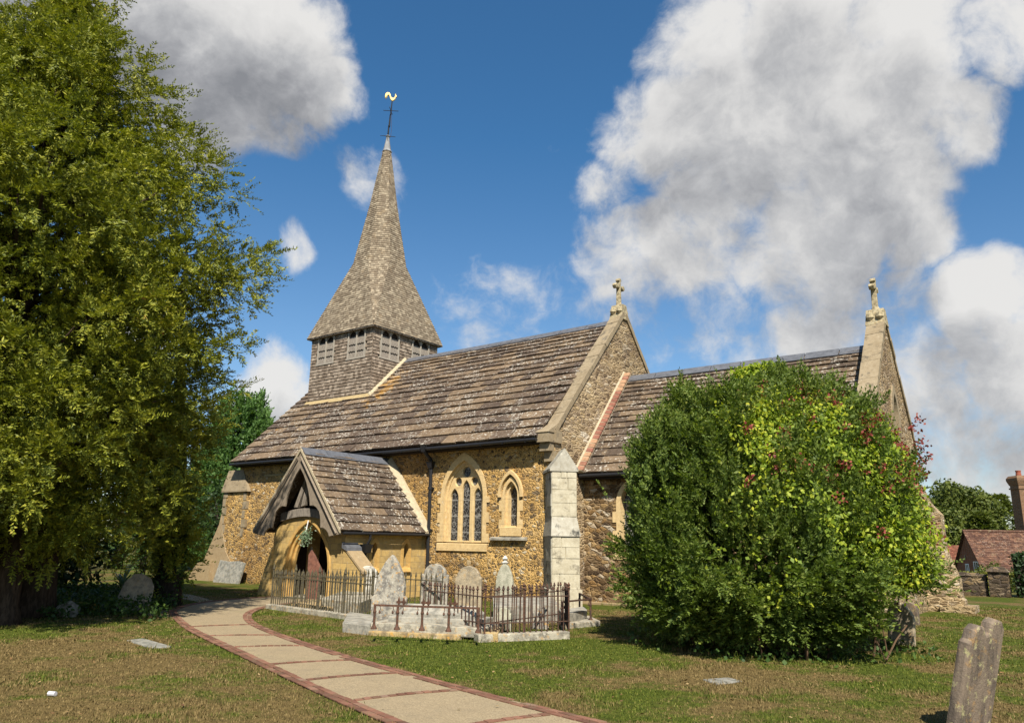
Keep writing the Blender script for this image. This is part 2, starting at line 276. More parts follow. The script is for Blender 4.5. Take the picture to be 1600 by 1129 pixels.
# ------------------------------------------------------------------ mesh helpers
class MB:
    "collects shapes; build() links them as one mesh object"
    def __init__(s): s.v = []; s.f = []; s.mi = []
    def add(s, vs, fs, mi=0):
        b = len(s.v); s.v += [tuple(map(float, v)) for v in vs]; s.f += [tuple(b+i for i in f) for f in fs]; s.mi += [mi]*len(fs); return s
    def box(s, lo, hi, mi=0):
        x0, y0, z0 = lo; x1, y1, z1 = hi
        return s.add([(x0, y0, z0), (x1, y0, z0), (x1, y1, z0), (x0, y1, z0), (x0, y0, z1), (x1, y0, z1), (x1, y1, z1), (x0, y1, z1)],
                     [(0, 3, 2, 1), (4, 5, 6, 7), (0, 1, 5, 4), (1, 2, 6, 5), (2, 3, 7, 6), (3, 0, 4, 7)], mi)
    def hexa(s, bot, top, mi=0):
        return s.add(list(bot)+list(top), [(3, 2, 1, 0), (4, 5, 6, 7), (0, 1, 5, 4), (1, 2, 6, 5), (2, 3, 7, 6), (3, 0, 4, 7)], mi)
    def obox(s, c, ex, ey, ez, sx, sy, sz, mi=0):
        c, ex, ey, ez = (np.array(a, float) for a in (c, ex, ey, ez)); P = lambda a, b, d: c+ex*a*sx/2+ey*b*sy/2+ez*d*sz/2
        return s.hexa([P(-1, -1, -1), P(1, -1, -1), P(1, 1, -1), P(-1, 1, -1)], [P(-1, -1, 1), P(1, -1, 1), P(1, 1, 1), P(-1, 1, 1)], mi)
    def prism(s, poly, d, mi=0):
        "polygon of 3-D points pushed along d"
        n = len(poly); d = np.array(d, float); p = [np.array(q, float) for q in poly]
        return s.add(p+[q+d for q in p], [tuple(range(n))[::-1], tuple(range(n, 2*n))]+[(i, (i+1) % n, n+(i+1) % n, n+i) for i in range(n)], mi)
    def tube(s, pts, rad, k=8, mi=0, cap=True):
        pts = [np.array(p, float) for p in pts]; n = len(pts)
        if not hasattr(rad, '__len__'): rad = [rad]*n
        vs = []; ref = None
        for i, p in enumerate(pts):
            t = pts[min(i+1, n-1)]-pts[max(i-1, 0)]; t /= np.linalg.norm(t)+1e-9
            if ref is None: ref = np.array([0, 0, 1.]) if abs(t[2]) < .9 else np.array([1., 0, 0])
            a = np.cross(t, ref); a /= np.linalg.norm(a)+1e-9; b = np.cross(t, a); ref = np.cross(a, t) if False else ref
            for j in range(k):
                an = 2*math.pi*j/k; vs.append(p+(a*math.cos(an)+b*math.sin(an))*rad[i])
        fs = [(i*k+j, i*k+(j+1) % k, (i+1)*k+(j+1) % k, (i+1)*k+j) for i in range(n-1) for j in range(k)]
        if cap: fs += [tuple(range(k))[::-1], tuple(range((n-1)*k, n*k))]
        return s.add(vs, fs, mi)
    def lathe(s, c, prof, k=16, mi=0):
        n = len(prof); vs = [(c[0]+r*math.cos(2*math.pi*j/k), c[1]+r*math.sin(2*math.pi*j/k), c[2]+z) for r, z in prof for j in range(k)]
        return s.add(vs, [(i*k+j, i*k+(j+1) % k, (i+1)*k+(j+1) % k, (i+1)*k+j) for i in range(n-1) for j in range(k)]+[tuple(range(k))[::-1], tuple(range((n-1)*k, n*k))], mi)
    def plate(s, loops, th, o, ex, ey, ez, mi=0, bevel=0.0):
        "flat outline with holes, front face at o, thickness th going back along -ez"
        vs, fs = plate_mesh(loops, th, bevel); o, ex, ey, ez = (np.array(a, float) for a in (o, ex, ey, ez))
        return s.add([o+ex*v[0]+ey*v[1]+ez*(v[2]-th/2) for v in vs], fs, mi)
    def build(s, name, mats, parent=None, smooth=False, org=None):
        me = bpy.data.meshes.new(name); off = np.array(org if org is not None else ORG.get(parent.name, (0, 0, 0)) if parent else (0, 0, 0), float)
        me.from_pydata([tuple(np.array(v)-off) for v in s.v], [], s.f); me.update()
        for mm_ in (mats if isinstance(mats, (list, tuple)) else [mats]): me.materials.append(M[mm_])
        if len(set(s.mi)) > 1: me.polygons.foreach_set('material_index', s.mi)
        if smooth: me.polygons.foreach_set('use_smooth', [True]*len(me.polygons))
        return link(name, me, parent, off)
ORG = {}
def link(name, me, parent=None, off=(0, 0, 0)):
    o = bpy.data.objects.new(name, me); COL.objects.link(o)
    if parent: o.parent = parent
    elif any(off): o.location = off
    ORG[o.name] = tuple(off); return o
_pc = {}
def plate_mesh(loops, th, bevel=0.0):
    cu = bpy.data.curves.new('outline', 'CURVE'); cu.dimensions = '2D'; cu.fill_mode = 'BOTH'; cu.extrude = max(th/2-bevel, .0005); cu.bevel_depth = bevel; cu.bevel_resolution = 1; cu.offset = -bevel
    for lp in loops:
        sp = cu.splines.new('POLY'); sp.points.add(len(lp)-1)
        for p, q in zip(sp.points, lp): p.co = (q[0], q[1], 0, 1)
        sp.use_cyclic_u = True
    ob = bpy.data.objects.new('outline', cu); COL.objects.link(ob)
    dg = bpy.context.evaluated_depsgraph_get(); me = bpy.data.meshes.new_from_object(ob.evaluated_get(dg))
    bm = bmesh.new(); bm.from_mesh(me); bmesh.ops.remove_doubles(bm, verts=bm.verts, dist=1e-5); bmesh.ops.recalc_face_normals(bm, faces=bm.faces)
    vs = [tuple(v.co) for v in bm.verts]; bm.verts.index_update(); fs = [tuple(v.index for v in f.verts) for f in bm.faces]; bm.free()
    bpy.data.objects.remove(ob); bpy.data.curves.remove(cu); bpy.data.meshes.remove(me); return vs, fs
XS, YS, ZS = (1, 0, 0), (0, 0, 1), (0, -1, 0)      # frame of a south-facing wall
XE, YE, ZE = (0, 1, 0), (0, 0, 1), (1, 0, 0)       # frame of an east-facing wall
def arch(cx, z0, zs, hw, za, n=8):
    "pointed arch outline, from bottom left round to bottom right"
    h = za-zs; r = (h*h+hw*hw)/(2*hw); pts = [(cx-hw, z0), ]
    a1 = math.asin(min(1, h/r)); a1 = a1 if h <= r else math.pi-a1
    for i in range(n+1): a = a1*i/n; pts.append((cx-hw+r-r*math.cos(a), zs+r*math.sin(a)))
    for i in range(n-1, -1, -1): a = a1*i/n; pts.append((cx+hw-r+r*math.cos(a), zs+r*math.sin(a)))
    pts.append((cx+hw, z0)); return pts
def circ(cx, cz, r, n=18): return [(cx+r*math.cos(2*math.pi*i/n), cz+r*math.sin(2*math.pi*i/n)) for i in range(n)]
def tag(o, label, cat, group=None, kind=None):
    if label: o['label'] = label
    if cat: o['category'] = cat
    if group: o['group'] = group
    if kind: o['kind'] = kind
    return o
def empty(name, loc, label, cat, group=None):
    o = bpy.data.objects.new(name, None); COL.objects.link(o); o.location = loc; o.empty_display_size = .3; ORG[o.name] = tuple(loc); return tag(o, label, cat, group)
def big_mesh(name, V, F, mat, parent=None, org=(0, 0, 0)):
    "V (n,3), F (m,k) arrays"
    me = bpy.data.meshes.new(name); V = np.asarray(V, np.float32)-np.array(org, np.float32); F = np.asarray(F, np.int32); m_, k = F.shape
    me.vertices.add(len(V)); me.vertices.foreach_set('co', V.ravel()); me.loops.add(m_*k); me.loops.foreach_set('vertex_index', F.ravel())
    me.polygons.add(m_); me.polygons.foreach_set('loop_start', np.arange(0, m_*k, k, dtype=np.int32)); me.polygons.foreach_set('loop_total', np.full(m_, k, np.int32))
    me.update(calc_edges=True); me.materials.append(M[mat]); return link(name, me, parent, org)
def unit(a): return a/(np.linalg.norm(a, axis=-1, keepdims=True)+1e-9)
def leaf_cards(P, T, Nn, L, Wd):
    Sd = unit(np.cross(T, Nn))*(Wd/2)[:, None]; T = T*L[:, None]; mid = P+T*.45
    V = np.stack([P, mid+Sd, P+T, mid-Sd], 1).reshape(-1, 3); F = np.arange(len(P)*4).reshape(-1, 4); return V, F
def rnd(n, k=3): return RNG.normal(size=(n, k))
def sprays(O, D, Ls, K, L, Wd, spread=.75, droop=.25, up=.2, jit=.35):
    "needle-leaf twigs: O origins, D directions, K leaves on each"
    n = len(O); D = unit(D); t = np.tile(np.linspace(.08, 1, K), (n, 1))+RNG.uniform(-.03, .03, (n, K))
    side = unit(np.cross(D, np.array([0, 0, 1.])+rnd(n)*.35)); nor = unit(np.cross(side, D))
    P = O[:, None]+D[:, None]*(Ls[:, None]*t)[..., None]; P[..., 2] -= droop*Ls[:, None]*t**2
    sg = np.where(np.arange(K) % 2 == 0, 1., -1.)[None, :, None]
    T = D[:, None]*.75+side[:, None]*sg*spread+nor[:, None]*up+rnd(n*K).reshape(n, K, 3)*jit
    T[:, -1] = D+rnd(n)*.2
    Nn = nor[:, None]+rnd(n*K).reshape(n, K, 3)*.45; taper = (1.15-.45*t)
    Lr = L*taper*RNG.uniform(.7, 1.25, (n, K)); return leaf_cards(P.reshape(-1, 3), unit(T.reshape(-1, 3)), Nn.reshape(-1, 3), Lr.ravel(), Wd*RNG.uniform(.75, 1.25, n*K))
def lerp(a, b, t): return np.array(a, float)*(1-t)+np.array(b, float)*t
def slab_roof(mb, EL, ER, RL, RR, ts, w0, th, hole=None, sag=0.0, jit=1.0, wmin=.55, over=.25):
    "courses of loose stone slabs or shingles between an eave line and a ridge line"
    EL, ER, RL, RR = (np.array(a, float) for a in (EL, ER, RL, RR)); n = np.cross(ER-EL, RL-EL)
    if np.linalg.norm(n) < 1e-9: n = np.cross(RR-RL, RL-EL)
    n /= np.linalg.norm(n)
    def P(s_, t_, h=0.0):
        p = lerp(lerp(EL, ER, s_), lerp(RL, RR, s_), t_)+n*h
        if sag: p = p-np.array([0, 0, sag*math.sin(math.pi*s_)*t_])
        return p
    for i in range(len(ts)-1):
        t0, t1 = ts[i], ts[i+1]; wd = np.linalg.norm(lerp(ER, RR, t0)-lerp(EL, RL, t0))
        if wd < .04: continue
        x = -random.uniform(0, .5)*w0
        while x < wd:
            w = w0*random.uniform(wmin, 2-wmin); a, b = max(x, 0), min(x+w-.006, wd); x += w
            if b-a < .02: continue
            s0, s1 = a/wd, b/wd
            if hole and hole(P((s0+s1)/2, (t0+t1)/2)): continue
            j0 = random.gauss(0, .025)*(t1-t0)*jit; hh = th*random.uniform(.8, 1.25)*(1 if jit < 1.5 else random.uniform(.9, 1.3)); tu = min(t1+over*(t1-t0), 1.0); up_ = .15*th
            t0j = max(t0+j0, -.01); dz = random.gauss(0, .12)*th*jit
            v = [P(s0, t0j, hh-dz), P(s1, t0j, hh+dz), P(s1, tu, up_), P(s0, tu, up_), P(s0, t0j, 0), P(s1, t0j, 0), P(s1, tu, -.01), P(s0, tu, -.01)]
            mb.add(v, [(0, 1, 2, 3), (4, 5, 1, 0), (1, 5, 6, 2), (4, 0, 3, 7)])
    return mb
def courses(n, ratio):
    w = np.linspace(1, ratio, n); return [0]+list(np.cumsum(w)/w.sum())
# ------------------------------------------------------------------ sky and sun
SUN_AZ, SUN_EL = R(137), R(48.5)
sunv = Vector((math.sin(SUN_AZ)*math.cos(SUN_EL), math.cos(SUN_AZ)*math.cos(SUN_EL), math.sin(SUN_EL)))
sl = bpy.data.lights.new('sun', 'SUN'); sl.energy = 5.0; sl.angle = R(.5); sl.color = (1, .925, .80)
so = bpy.data.objects.new('sun', sl); COL.objects.link(so); so.rotation_euler = sunv.to_track_quat('Z', 'Y').to_euler(); so.location = (20, -30, 40)
def build_world():
    w = bpy.data.worlds.new('World'); S.world = w; w.use_nodes = True
    # cloud cover as a group of the view direction: blobs of cover broken up by noise
    gt = bpy.data.node_groups.new('cloud_cover', 'ShaderNodeTree')
    gt.interface.new_socket('Dir', in_out='INPUT', socket_type='NodeSocketVector'); gt.interface.new_socket('Cover', in_out='OUTPUT', socket_type='NodeSocketFloat')
    N = NT(gt); gi = N.n('NodeGroupInput'); d0 = gi.outputs[0]
    wv = N.noise(d0, 5.0, 3, .6, 0, 1); d0 = N.vmath('NORMALIZE', d0); d = N.vmath('NORMALIZE', N.vmath('ADD', d0, N.vmath('SCALE', N.vmath('SUBTRACT', wv, (.5, .5, .5)), .09)))
    blobs = [(250, 40, 170, 1), (400, 80, 150, 1), (470, 130, 95, 1), (330, 190, 100, 1), (430, 190, 85, .9), (90, -40, 180, 1), (560, 150, 40, .45), (585, 275, 62, .42), (455, 392, 42, .5),
             (1120, 70, 120, .9), (1260, 40, 150, 1), (1390, 110, 150, 1), (1250, 180, 150, 1), (1090, 200, 115, 1), (1000, 200, 80, .75), (1350, 280, 135, 1), (1130, 310, 110, .95), (1250, 390, 130, 1), (1070, 390, 100, .85), (1430, 360, 80, .8), (960, 290, 60, .55), (1500, 190, 90, .9),
             (1570, 60, 90, .8), (1290, 490, 100, .9), (1420, 450, 70, .7), (1540, 480, 110, .95), (1590, 560, 110, .9), (1450, 540, 90, .75), (1490, 600, 80, .62), (1600, 640, 90, .6), (980, 410, 90, .7), (1100, 500, 90, .6), (432, 612, 78, .8), (480, 590, 50, .5), (170, 520, 110, .7), (1480, 700, 100, .55), (700, 640, 60, .3), (640, 130, 40, .3), (870, 180, 50, .33), (760, 480, 90, .38), (880, 470, 70, .36), (1340, 590, 120, .62), (1000, 520, 80, .5), (1390, 520, 90, .7), (1560, 460, 80, .7), (1560, 700, 120, .6), (820, 520, 110, .40), (700, 470, 80, .34), (1180, 540, 90, .5)]
    tot = None
    for (u, v, r, wt) in blobs:
        c = ray(u, v); c = c/np.linalg.norm(c); e = ray(u+r, v) if u < 800 else ray(u-r, v); e = e/np.linalg.norm(e); ang = math.acos(min(1, float(c@e)))
        dt = N.vmath('DOT_PRODUCT', d, tuple(c)); b = N.mr(dt, math.cos(ang*1.35), math.cos(ang*.25), 0, wt)
        tot = b if tot is None else N.math('MAXIMUM', tot, b)
    # open country behind the camera carries scattered cloud as well
    beh = N.mr(N.vmath('DOT_PRODUCT', d, tuple(cF)), -.1, .45, .42, 0); tot = N.math('MAXIMUM', tot, beh)
    nz = N.noise(d, 6.5, 12, .6); nb = N.noise(N.vmath('ADD', d, (4, 2, 9)), 17, 8, .65)
    den = N.math('ADD', tot, N.math('MULTIPLY', N.math('SUBTRACT', nz, .5), 1.6)); den = N.math('ADD', den, N.math('MULTIPLY', N.math('SUBTRACT', nb, .5), .95))
    go = N.n('NodeGroupOutput'); gt.links.new(den, go.inputs[0])
    N = NT(w.node_tree)
    d = N.vmath('NORMALIZE', N.n('ShaderNodeTexCoord').outputs['Generated'])
    sky = N.n('ShaderNodeTexSky', sky_type='NISHITA', sun_disc=False, sun_elevation=SUN_EL, sun_rotation=SUN_AZ, altitude=100, air_density=1.0, dust_density=.35, ozone_density=2.2)
    def cover(dd):
        g = N.n('ShaderNodeGroup'); g.node_tree = gt; N.set(g, 0, dd); return g.outputs[0]
    c0 = cover(d); su = Vector(sunv)+Vector((0, 0, .5)); su.normalize()
    c1 = cover(N.vmath('ADD', d, tuple(x*.075 for x in su)))
    a = N.mr(c0, .26, .86)
    lit = N.math('MULTIPLY', N.math('SUBTRACT', c0, c1), .85)
    thick = N.mr(c0, .45, 1.25, 0, 1)
    # the heavy cloud up left is seen from below, on its grey side
    dk = ray(270, 40); dk = dk/np.linalg.norm(dk); dark = N.mr(N.vmath('DOT_PRODUCT', d, tuple(dk)), .955, .998, 0, .22)
    base = N.noise(N.vmath('ADD', d, (1, 5, 2)), 5.2, 5, .55)
    sh = N.math('SUBTRACT', .74, N.math('MULTIPLY', thick, .36)); sh = N.math('ADD', sh, lit); sh = N.math('SUBTRACT', sh, dark); sh = N.math('ADD', sh, N.math('MULTIPLY', N.math('SUBTRACT', base, .5), .5))
    sep = N.n('ShaderNodeSeparateXYZ', {0: d}); low = N.mr(sep.outputs[2], .02, .26, .10, 0); sh = N.math('SUBTRACT', sh, low)
    K = .80/.12/12
    cc = N.ramp(sh, [(0, (.27*K, .275*K, .29*K)), (.22, (.38*K, .382*K, .395*K)), (.45, (.53*K, .53*K, .535*K)), (.7, (.72*K, .71*K, .695*K)), (1, (.84*K, .825*K, .80*K))])
    cc = N.vmath('SCALE', cc, 12.0)
    col = N.mix(N.math('MULTIPLY', a, .96), N.mix(1.0, sky.outputs[0], N.mix(N.mr(sep.outputs[2], .02, .5, smooth=False), (.84, .85, .86), (.38, .74, .92)), 'MULTIPLY'), cc)
    bg = N.n('ShaderNodeBackground', {'Color': col, 'Strength': .085}); o = N.n('ShaderNodeOutputWorld'); N.t.links.new(bg.outputs[0], o.inputs[0])
    w.cycles.sampling_method = 'MANUAL'; w.cycles.sample_map_resolution = 512
build_world()
S.view_settings.view_transform = 'Standard'; S.view_settings.look = 'None'; S.view_settings.exposure = .80; S.view_settings.gamma = 1
S.cycles.max_bounces = 6; S.cycles.transparent_max_bounces = 4; S.cycles.diffuse_bounces = 3
# ================================================================== ground, path
def smooth(a, b, x): t = np.clip((x-a)/(b-a), 0, 1); return t*t*(3-2*t)
def zground(x, y): return -3.8*smooth(21, 62, y)
def axis_pts(c, near, far, step):
    a = list(np.arange(c-near, c+near+.01, step)); s_ = step
    while a[-1] < c+far: s_ *= 1.3; a.append(a[-1]+s_)
    s_ = step
    while a[0] > c-far: s_ *= 1.3; a.insert(0, a[0]-s_)
    return np.array(a)
gx, gy = axis_pts(0, 40, 900, 2.), axis_pts(20, 50, 900, 2.)
XX, YY = np.meshgrid(gx, gy); V = np.stack([XX, YY, zground(XX, YY)], -1).reshape(-1, 3); nx, ny = len(gx), len(gy)
ii, jj = np.meshgrid(np.arange(nx-1), np.arange(ny-1)); q = (jj*nx+ii).ravel()
o = big_mesh('lawn', V, np.stack([q, q+1, q+nx+1, q+nx], 1), 'lawn_turf'); tag(o, 'mown churchyard lawn, part green and part dried brown', 'lawn', kind='structure')
PL = np.array([(14.2, -17.2), (11.2, -15.75), (9.3, -15.05), (7.35, -14.43), (5.25, -13.78), (2.13, -12.67), (-1.78, -11.34), (-3.4, -10.6), (-4.8, -9.95), (-6.1, -9.3), (-7.3, -8.3), (-8.3, -6.9), (-8.7, -5.4), (-8.75, -4.05)])
PR = np.array([(15.3, -14.35), (12.3, -13.6), (10.4, -13.15), (8.62, -12.80), (6.96, -12.45), (2.95, -11.40), (-.58, -10.15), (-2.0, -9.5), (-3.3, -8.75), (-4.3, -7.95), (-5.1, -7.1), (-5.7, -6.1), (-6.1, -5.1), (-6.2, -4.05)])
def resample(P, n):
    d = np.r_[0, np.cumsum(np.linalg.norm(np.diff(P, axis=0), axis=1))]; t = np.linspace(0, d[-1], n)
    k = np.stack([np.interp(t, d, P[:, i]) for i in range(2)], 1)
    for _ in range(6): k[1:-1] = (k[:-2]+2*k[1:-1]+k[2:])/4
    return k
def dense(P):   # subdivide between matched stations
    out = []
    for i in range(len(P)-1):
        for j in range(8): out.append(P[i]*(1-j/8)+P[i+1]*j/8)
    out.append(P[-1]); k = np.array(out)
    for _ in range(20): k[1:-1] = (k[:-2]+2*k[1:-1]+k[2:])/4
    return k
PLs, PRs = dense(PL), dense(PR)
def strip(name, A, B, z, mat, **kw):
    n = len(A); V = np.concatenate([np.c_[A, np.full(n, z)], np.c_[B, np.full(n, z)]]); i = np.arange(n-1)
    return big_mesh(name, V, np.stack([i, i+n, i+n+1, i+1], 1)[:, ::-1], mat)
tag(strip('path', PLs, PRs, .012, 'path_gravel'), 'pale gravel church path crossed by brick bands', 'path', kind='structure')
def brick_row(mb, A, B, z, bl, th=.012):
    "bricks laid between two matched lines"
    d = np.r_[0, np.cumsum(np.linalg.norm(np.diff(A, axis=0), axis=1))]; n = max(2, int(d[-1]/bl)); t = np.linspace(0, d[-1], n+1)
    a = np.stack([np.interp(t, d, A[:, k]) for k in range(2)], 1); b = np.stack([np.interp(t, d, B[:, k]) for k in range(2)], 1)
    for i in range(n):
        if random.random() < .012: continue
        p = [a[i]*.96+a[i+1]*.04, b[i]*.96+b[i+1]*.04, b[i]*.04+b[i+1]*.96, a[i]*.04+a[i+1]*.96]; c = sum(p)/4; zz = z+random.uniform(-.003, .004)
        rt_ = random.gauss(0, .02); p = [c+np.array([(q-c)[0]-rt_*(q-c)[1], (q-c)[1]+rt_*(q-c)[0]])*random.uniform(.93, .975) for q in p]; mb.add([(*q, zz-th) for q in p]+[(*q, zz) for q in p], [(4, 5, 6, 7), (0, 1, 5, 4), (1, 2, 6, 5), (2, 3, 7, 6), (3, 0, 4, 7)])
def offs(A, B, w): u_ = unit(B-A); return A+u_*w
mb = MB()
for A, B in ((PLs, PRs), (PRs, PLs)):
    for k in range(2): brick_row(mb, offs(A, B, -.02+.115*k), offs(A, B, .085+.115*k), .026, .215)
nP = len(PLs)
for (u1, v1, u2, v2) in [(310, 979, 400, 976), (330, 994, 435, 993), (370, 1012, 485, 1009), (430, 1036, 555, 1030), (500, 1066, 640, 1056), (600, 1095, 735, 1081), (788, 1129, 880, 1113)]:
    a, b = G(u1, v1)[:2], G(u2, v2)[:2]; a = PLs[np.argmin(np.linalg.norm(PLs-a, axis=1))]; b = PRs[np.argmin(np.linalg.norm(PRs-b, axis=1))]
    t = np.linspace(.11, .89, 14)[:, None]; ln = a*(1-t)+b*t; nn = np.array([-(b-a)[1], (b-a)[0]]); nn /= np.linalg.norm(nn)
    if nn[0] > 0: nn = -nn
    bow = ln+nn*(np.sin(np.pi*t)*.10); brick_row(mb, bow, bow+nn*.105, .024, .11)
tag(mb.build('path_edging', 'brick_paver'), 'red brick edging and cross bands of the path', 'paving', kind='structure')
SP = np.array([G(228, 947)[:2], G(262, 961)[:2], G(275, 962)[:2]]); SQ = np.array([G(243, 943)[:2], G(280, 954)[:2], G(290, 957)[:2]])
tag(strip('side_path', np.array([G(180, 953)[:2], G(240, 962)[:2], G(285, 966)[:2]]), np.array([G(190, 945)[:2], G(250, 951)[:2], G(292, 954)[:2]]), .008, 'path_gravel'), 'narrow side path running off under the yew', 'path', kind='structure')
tag(strip('back_path', np.array([G(240, 936)[:2], G(270, 933)[:2], G(296, 937)[:2], G(325, 944)[:2]]), np.array([G(240, 928)[:2], G(268, 925)[:2], G(300, 929)[:2], G(345, 941)[:2]]), .008, 'path_gravel'), 'strip of path passing the west buttress', 'path', kind='structure')
# ================================================================== the church
CH = empty('church', (-4, 4, 0), 'old stone church with shingled spire, timber belfry and stone slab roofs', 'church')
XW, YR, ZR, ZE_ = -17.49, 4.97, 10.57, 5.30
OV = -.45; TX = -14.28; XC = 9.34; YCS = 1.8; ZCR, ZCE, YCE = 8.19, 4.22, 1.42
slope = (ZR-ZE_)/(YR-OV)
# --- nave walls, with real openings
BW, SW_ = -3.87, -1.76
big_open = arch(BW, 1.9, 3.45, .93, 4.78); sm_open = arch(SW_, 2.38, 3.45, .32, 4.0)
mb = MB()
mb.plate([[(XW, -.3), (-.008, -.3), (-.008, 5.45), (XW, 5.45)], big_open, sm_open], .6, (0, 0, 0), XS, YS, ZS)
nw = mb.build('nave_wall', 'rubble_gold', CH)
mb = MB(); y0, y1 = 0.003, 2*YR
gz = lambda y, top: top-1.076*abs(y-YR)
mb.plate([[(y0, -.3), (y1, -.3), (y1, gz(y1, 10.75)), (YR, 10.75), (y0, gz(y0, 10.75))]], .45, (0, 0, 0), XE, YE, ZE)
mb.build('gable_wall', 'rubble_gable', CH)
mb = MB(); mb.plate([[(.6, -.3), (y1, -.3), (y1, 5.2), (YR, 10.2), (.6, 5.75)]], .5, (XW+.5, 0, 0), XE, YE, ZE); mb.box((XW+.5, y1-.6, -.3), (-.5, y1-.01, 5.2))
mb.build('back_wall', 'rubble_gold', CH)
# band of render stains and lime patches low on the west end
mb = MB(); mb.box((-15.6, -.02, 4.62), (-13.6, .05, 4.70)); mb.build('lime_band', 'mortar_gold', CH)
# --- nave roof
ts = courses(19, .50); hide = lambda p: abs(p[0]-TX) < 2.1 and abs(p[1]-YR) < 2.1
mb = MB(); EL, ER, RL, RR = (XW-.1, OV, ZE_), (-.40, OV, ZE_), (XW-.1, YR, ZR), (-.40, YR, ZR)
slab_roof(mb, EL, ER, RL, RR, ts, .74, .082, hide, .07)
yN = 2*YR-OV; slab_roof(mb, (-.40, yN, ZE_), (XW-.1, yN, ZE_), (-.40, YR, ZR), (XW-.1, YR, ZR), courses(12, .5), 1.2, .058, hide, .07)
d_ = .09
mb.add([(XW-.08, OV+.03, ZE_-d_), (-.40, OV+.03, ZE_-d_), (-.40, YR, ZR-d_), (XW-.08, YR, ZR-d_), (XW-.08, yN-.03, ZE_-d_), (-.40, yN-.03, ZE_-d_)], [(0, 1, 2, 3), (3, 2, 5, 4)])
nroof = mb.build('nave_roof', 'stone_slab', CH)
mb = MB()
for i in range(9):
    a, b = -11.9+i*1.28, -11.9+(i+1)*1.28-.03; sg = lambda x: -.07*math.sin(math.pi*(x-XW)/(-.4-XW))
    if a > -.5: continue
    b = min(b, -.42)
    for s_ in (1, -1): mb.hexa([(a, YR, ZR+.055+sg(a)), (b, YR, ZR+.055+sg(b)), (b, YR-s_*.27, ZR-.20+sg(b)), (a, YR-s_*.27, ZR-.20+sg(a))], [(a, YR, ZR+.09+sg(a)), (b, YR, ZR+.09+sg(b)), (b, YR-s_*.29, ZR-.17+sg(b)), (a, YR-s_*.29, ZR-.17+sg(a))])
mb.build('ridge_capping', 'lead', nroof)
mb = MB(); mb.box((XW+.02, OV+.06, ZE_-.2), (-.42, .0, ZE_-.14)); mb.box((XW+.02, OV+.06, ZE_-.14), (-.42, OV+.1, ZE_-.06)); mb.build('eaves_board', 'timber_dark', nroof)
mb = MB(); mb.tube([(XW-.12, OV-.03, ZE_-.095), (-9, OV-.03, ZE_-.115), (-.42, OV-.03, ZE_-.09)], .062, 10)
for x in np.arange(-17, -.5, .95): mb.box((x, OV-.1, ZE_-.17), (x+.03, OV+.08, ZE_-.14))
mb.build('gutter', 'black_iron', CH)
def downpipe(x, y, z0, z1, oy, name='downpipe', r=.066):
    m_ = MB(); m_.tube([(x-.02, oy, z1), (x, oy+.02, z1-.14), (x+.03, y-.03, z1-.42), (x+.03, y, z1-.55), (x+.03, y, z0)], r, 10)
    m_.hexa([(x-.07, oy-.07, z1-.16), (x+.07, oy-.07, z1-.16), (x+.07, oy+.06, z1-.16), (x-.07, oy+.06, z1-.16)], [(x-.12, oy-.11, z1+.05), (x+.12, oy-.11, z1+.05), (x+.12, oy+.1, z1+.05), (x-.12, oy+.1, z1+.05)])
    if z1-z0 > 3: m_.hexa([(x-.05, y-.09, z1-.72), (x+.11, y-.09, z1-.72), (x+.11, y+.06, z1-.72), (x-.05, y+.06, z1-.72)], [(x-.11, y-.15, z1-.48), (x+.17, y-.15, z1-.48), (x+.17, y+.06, z1-.48), (x-.11, y+.06, z1-.48)])
    for z in np.arange(z0+.8, z1-.7, 1.5): m_.lathe((x+.03, y, z), [(r+.022, -.05), (r+.022, .05)], 10); m_.box((x-.08, y+.02, z-.03), (x+.14, y+.1, z+.03))
    return m_.build(name, 'black_iron', CH)
downpipe(-5.42, -.10, 0, 5.24, OV-.03)
# --- coping stones
def coping(name, x0, x1, ya, za, yb, zb, n, mat='coping_stone', th=.17):
    m_ = MB(); a, b = np.array([ya, za]), np.array([yb, zb]); t = (b-a)/np.linalg.norm(b-a); nn = np.array([-t[1], t[0]]); nn = nn if nn[1] > 0 else -nn; L = np.linalg.norm(b-a)
    ws = np.array([random.uniform(.8, 1.2) for _ in range(n)]); cu_ = np.r_[0, np.cumsum(ws)/ws.sum()]*L
    for i in range(n):
        p, q_ = a+t*(cu_[i]+.006), a+t*(cu_[i+1]-.006); h = th*random.uniform(.92, 1.08); xo = random.uniform(-.012, .012)
        bot = [(x0+xo, *p), (x1+xo, *p), (x1+xo, *q_), (x0+xo, *q_)]; tp = [(x0+xo, *(p+nn*h*.72)), (x1+xo, *(p+nn*h)), (x1+xo, *(q_+nn*h)), (x0+xo, *(q_+nn*h*.72))]
        m_.hexa(bot, tp)
    return m_.build(name, mat, CH)
ap = 10.76
coping('gable_coping', -.50, .055, .05, gz(.05, ap), YR, ap, 9); coping('gable_coping', -.50, .055, y1-.02, gz(.05, ap), YR, ap, 9)
mb = MB(); zk = gz(.05, ap)
mb.box((-.48, -.40, zk-.34), (.02, .12, zk-.02)); mb.hexa([(-.49, -.43, zk-.02), (.05, -.43, zk-.02), (.05, .2, zk-.02), (-.49, .2, zk-.02)], [(-.49, -.40, zk+.02), (.05, -.40, zk+.02), (.05, .2, zk+.36), (-.49, .2, zk+.32)])
mb.box((-.44, -.26, zk-.62), (-.02, .1, zk-.34)); mb.box((-.36, -.10, zk-.95), (.02, .1, zk-.62)); mb.box((-.30, -.09, zk-.35), (.09, .30, zk+.05))
mb.build('kneeler', 'coping_stone', CH)
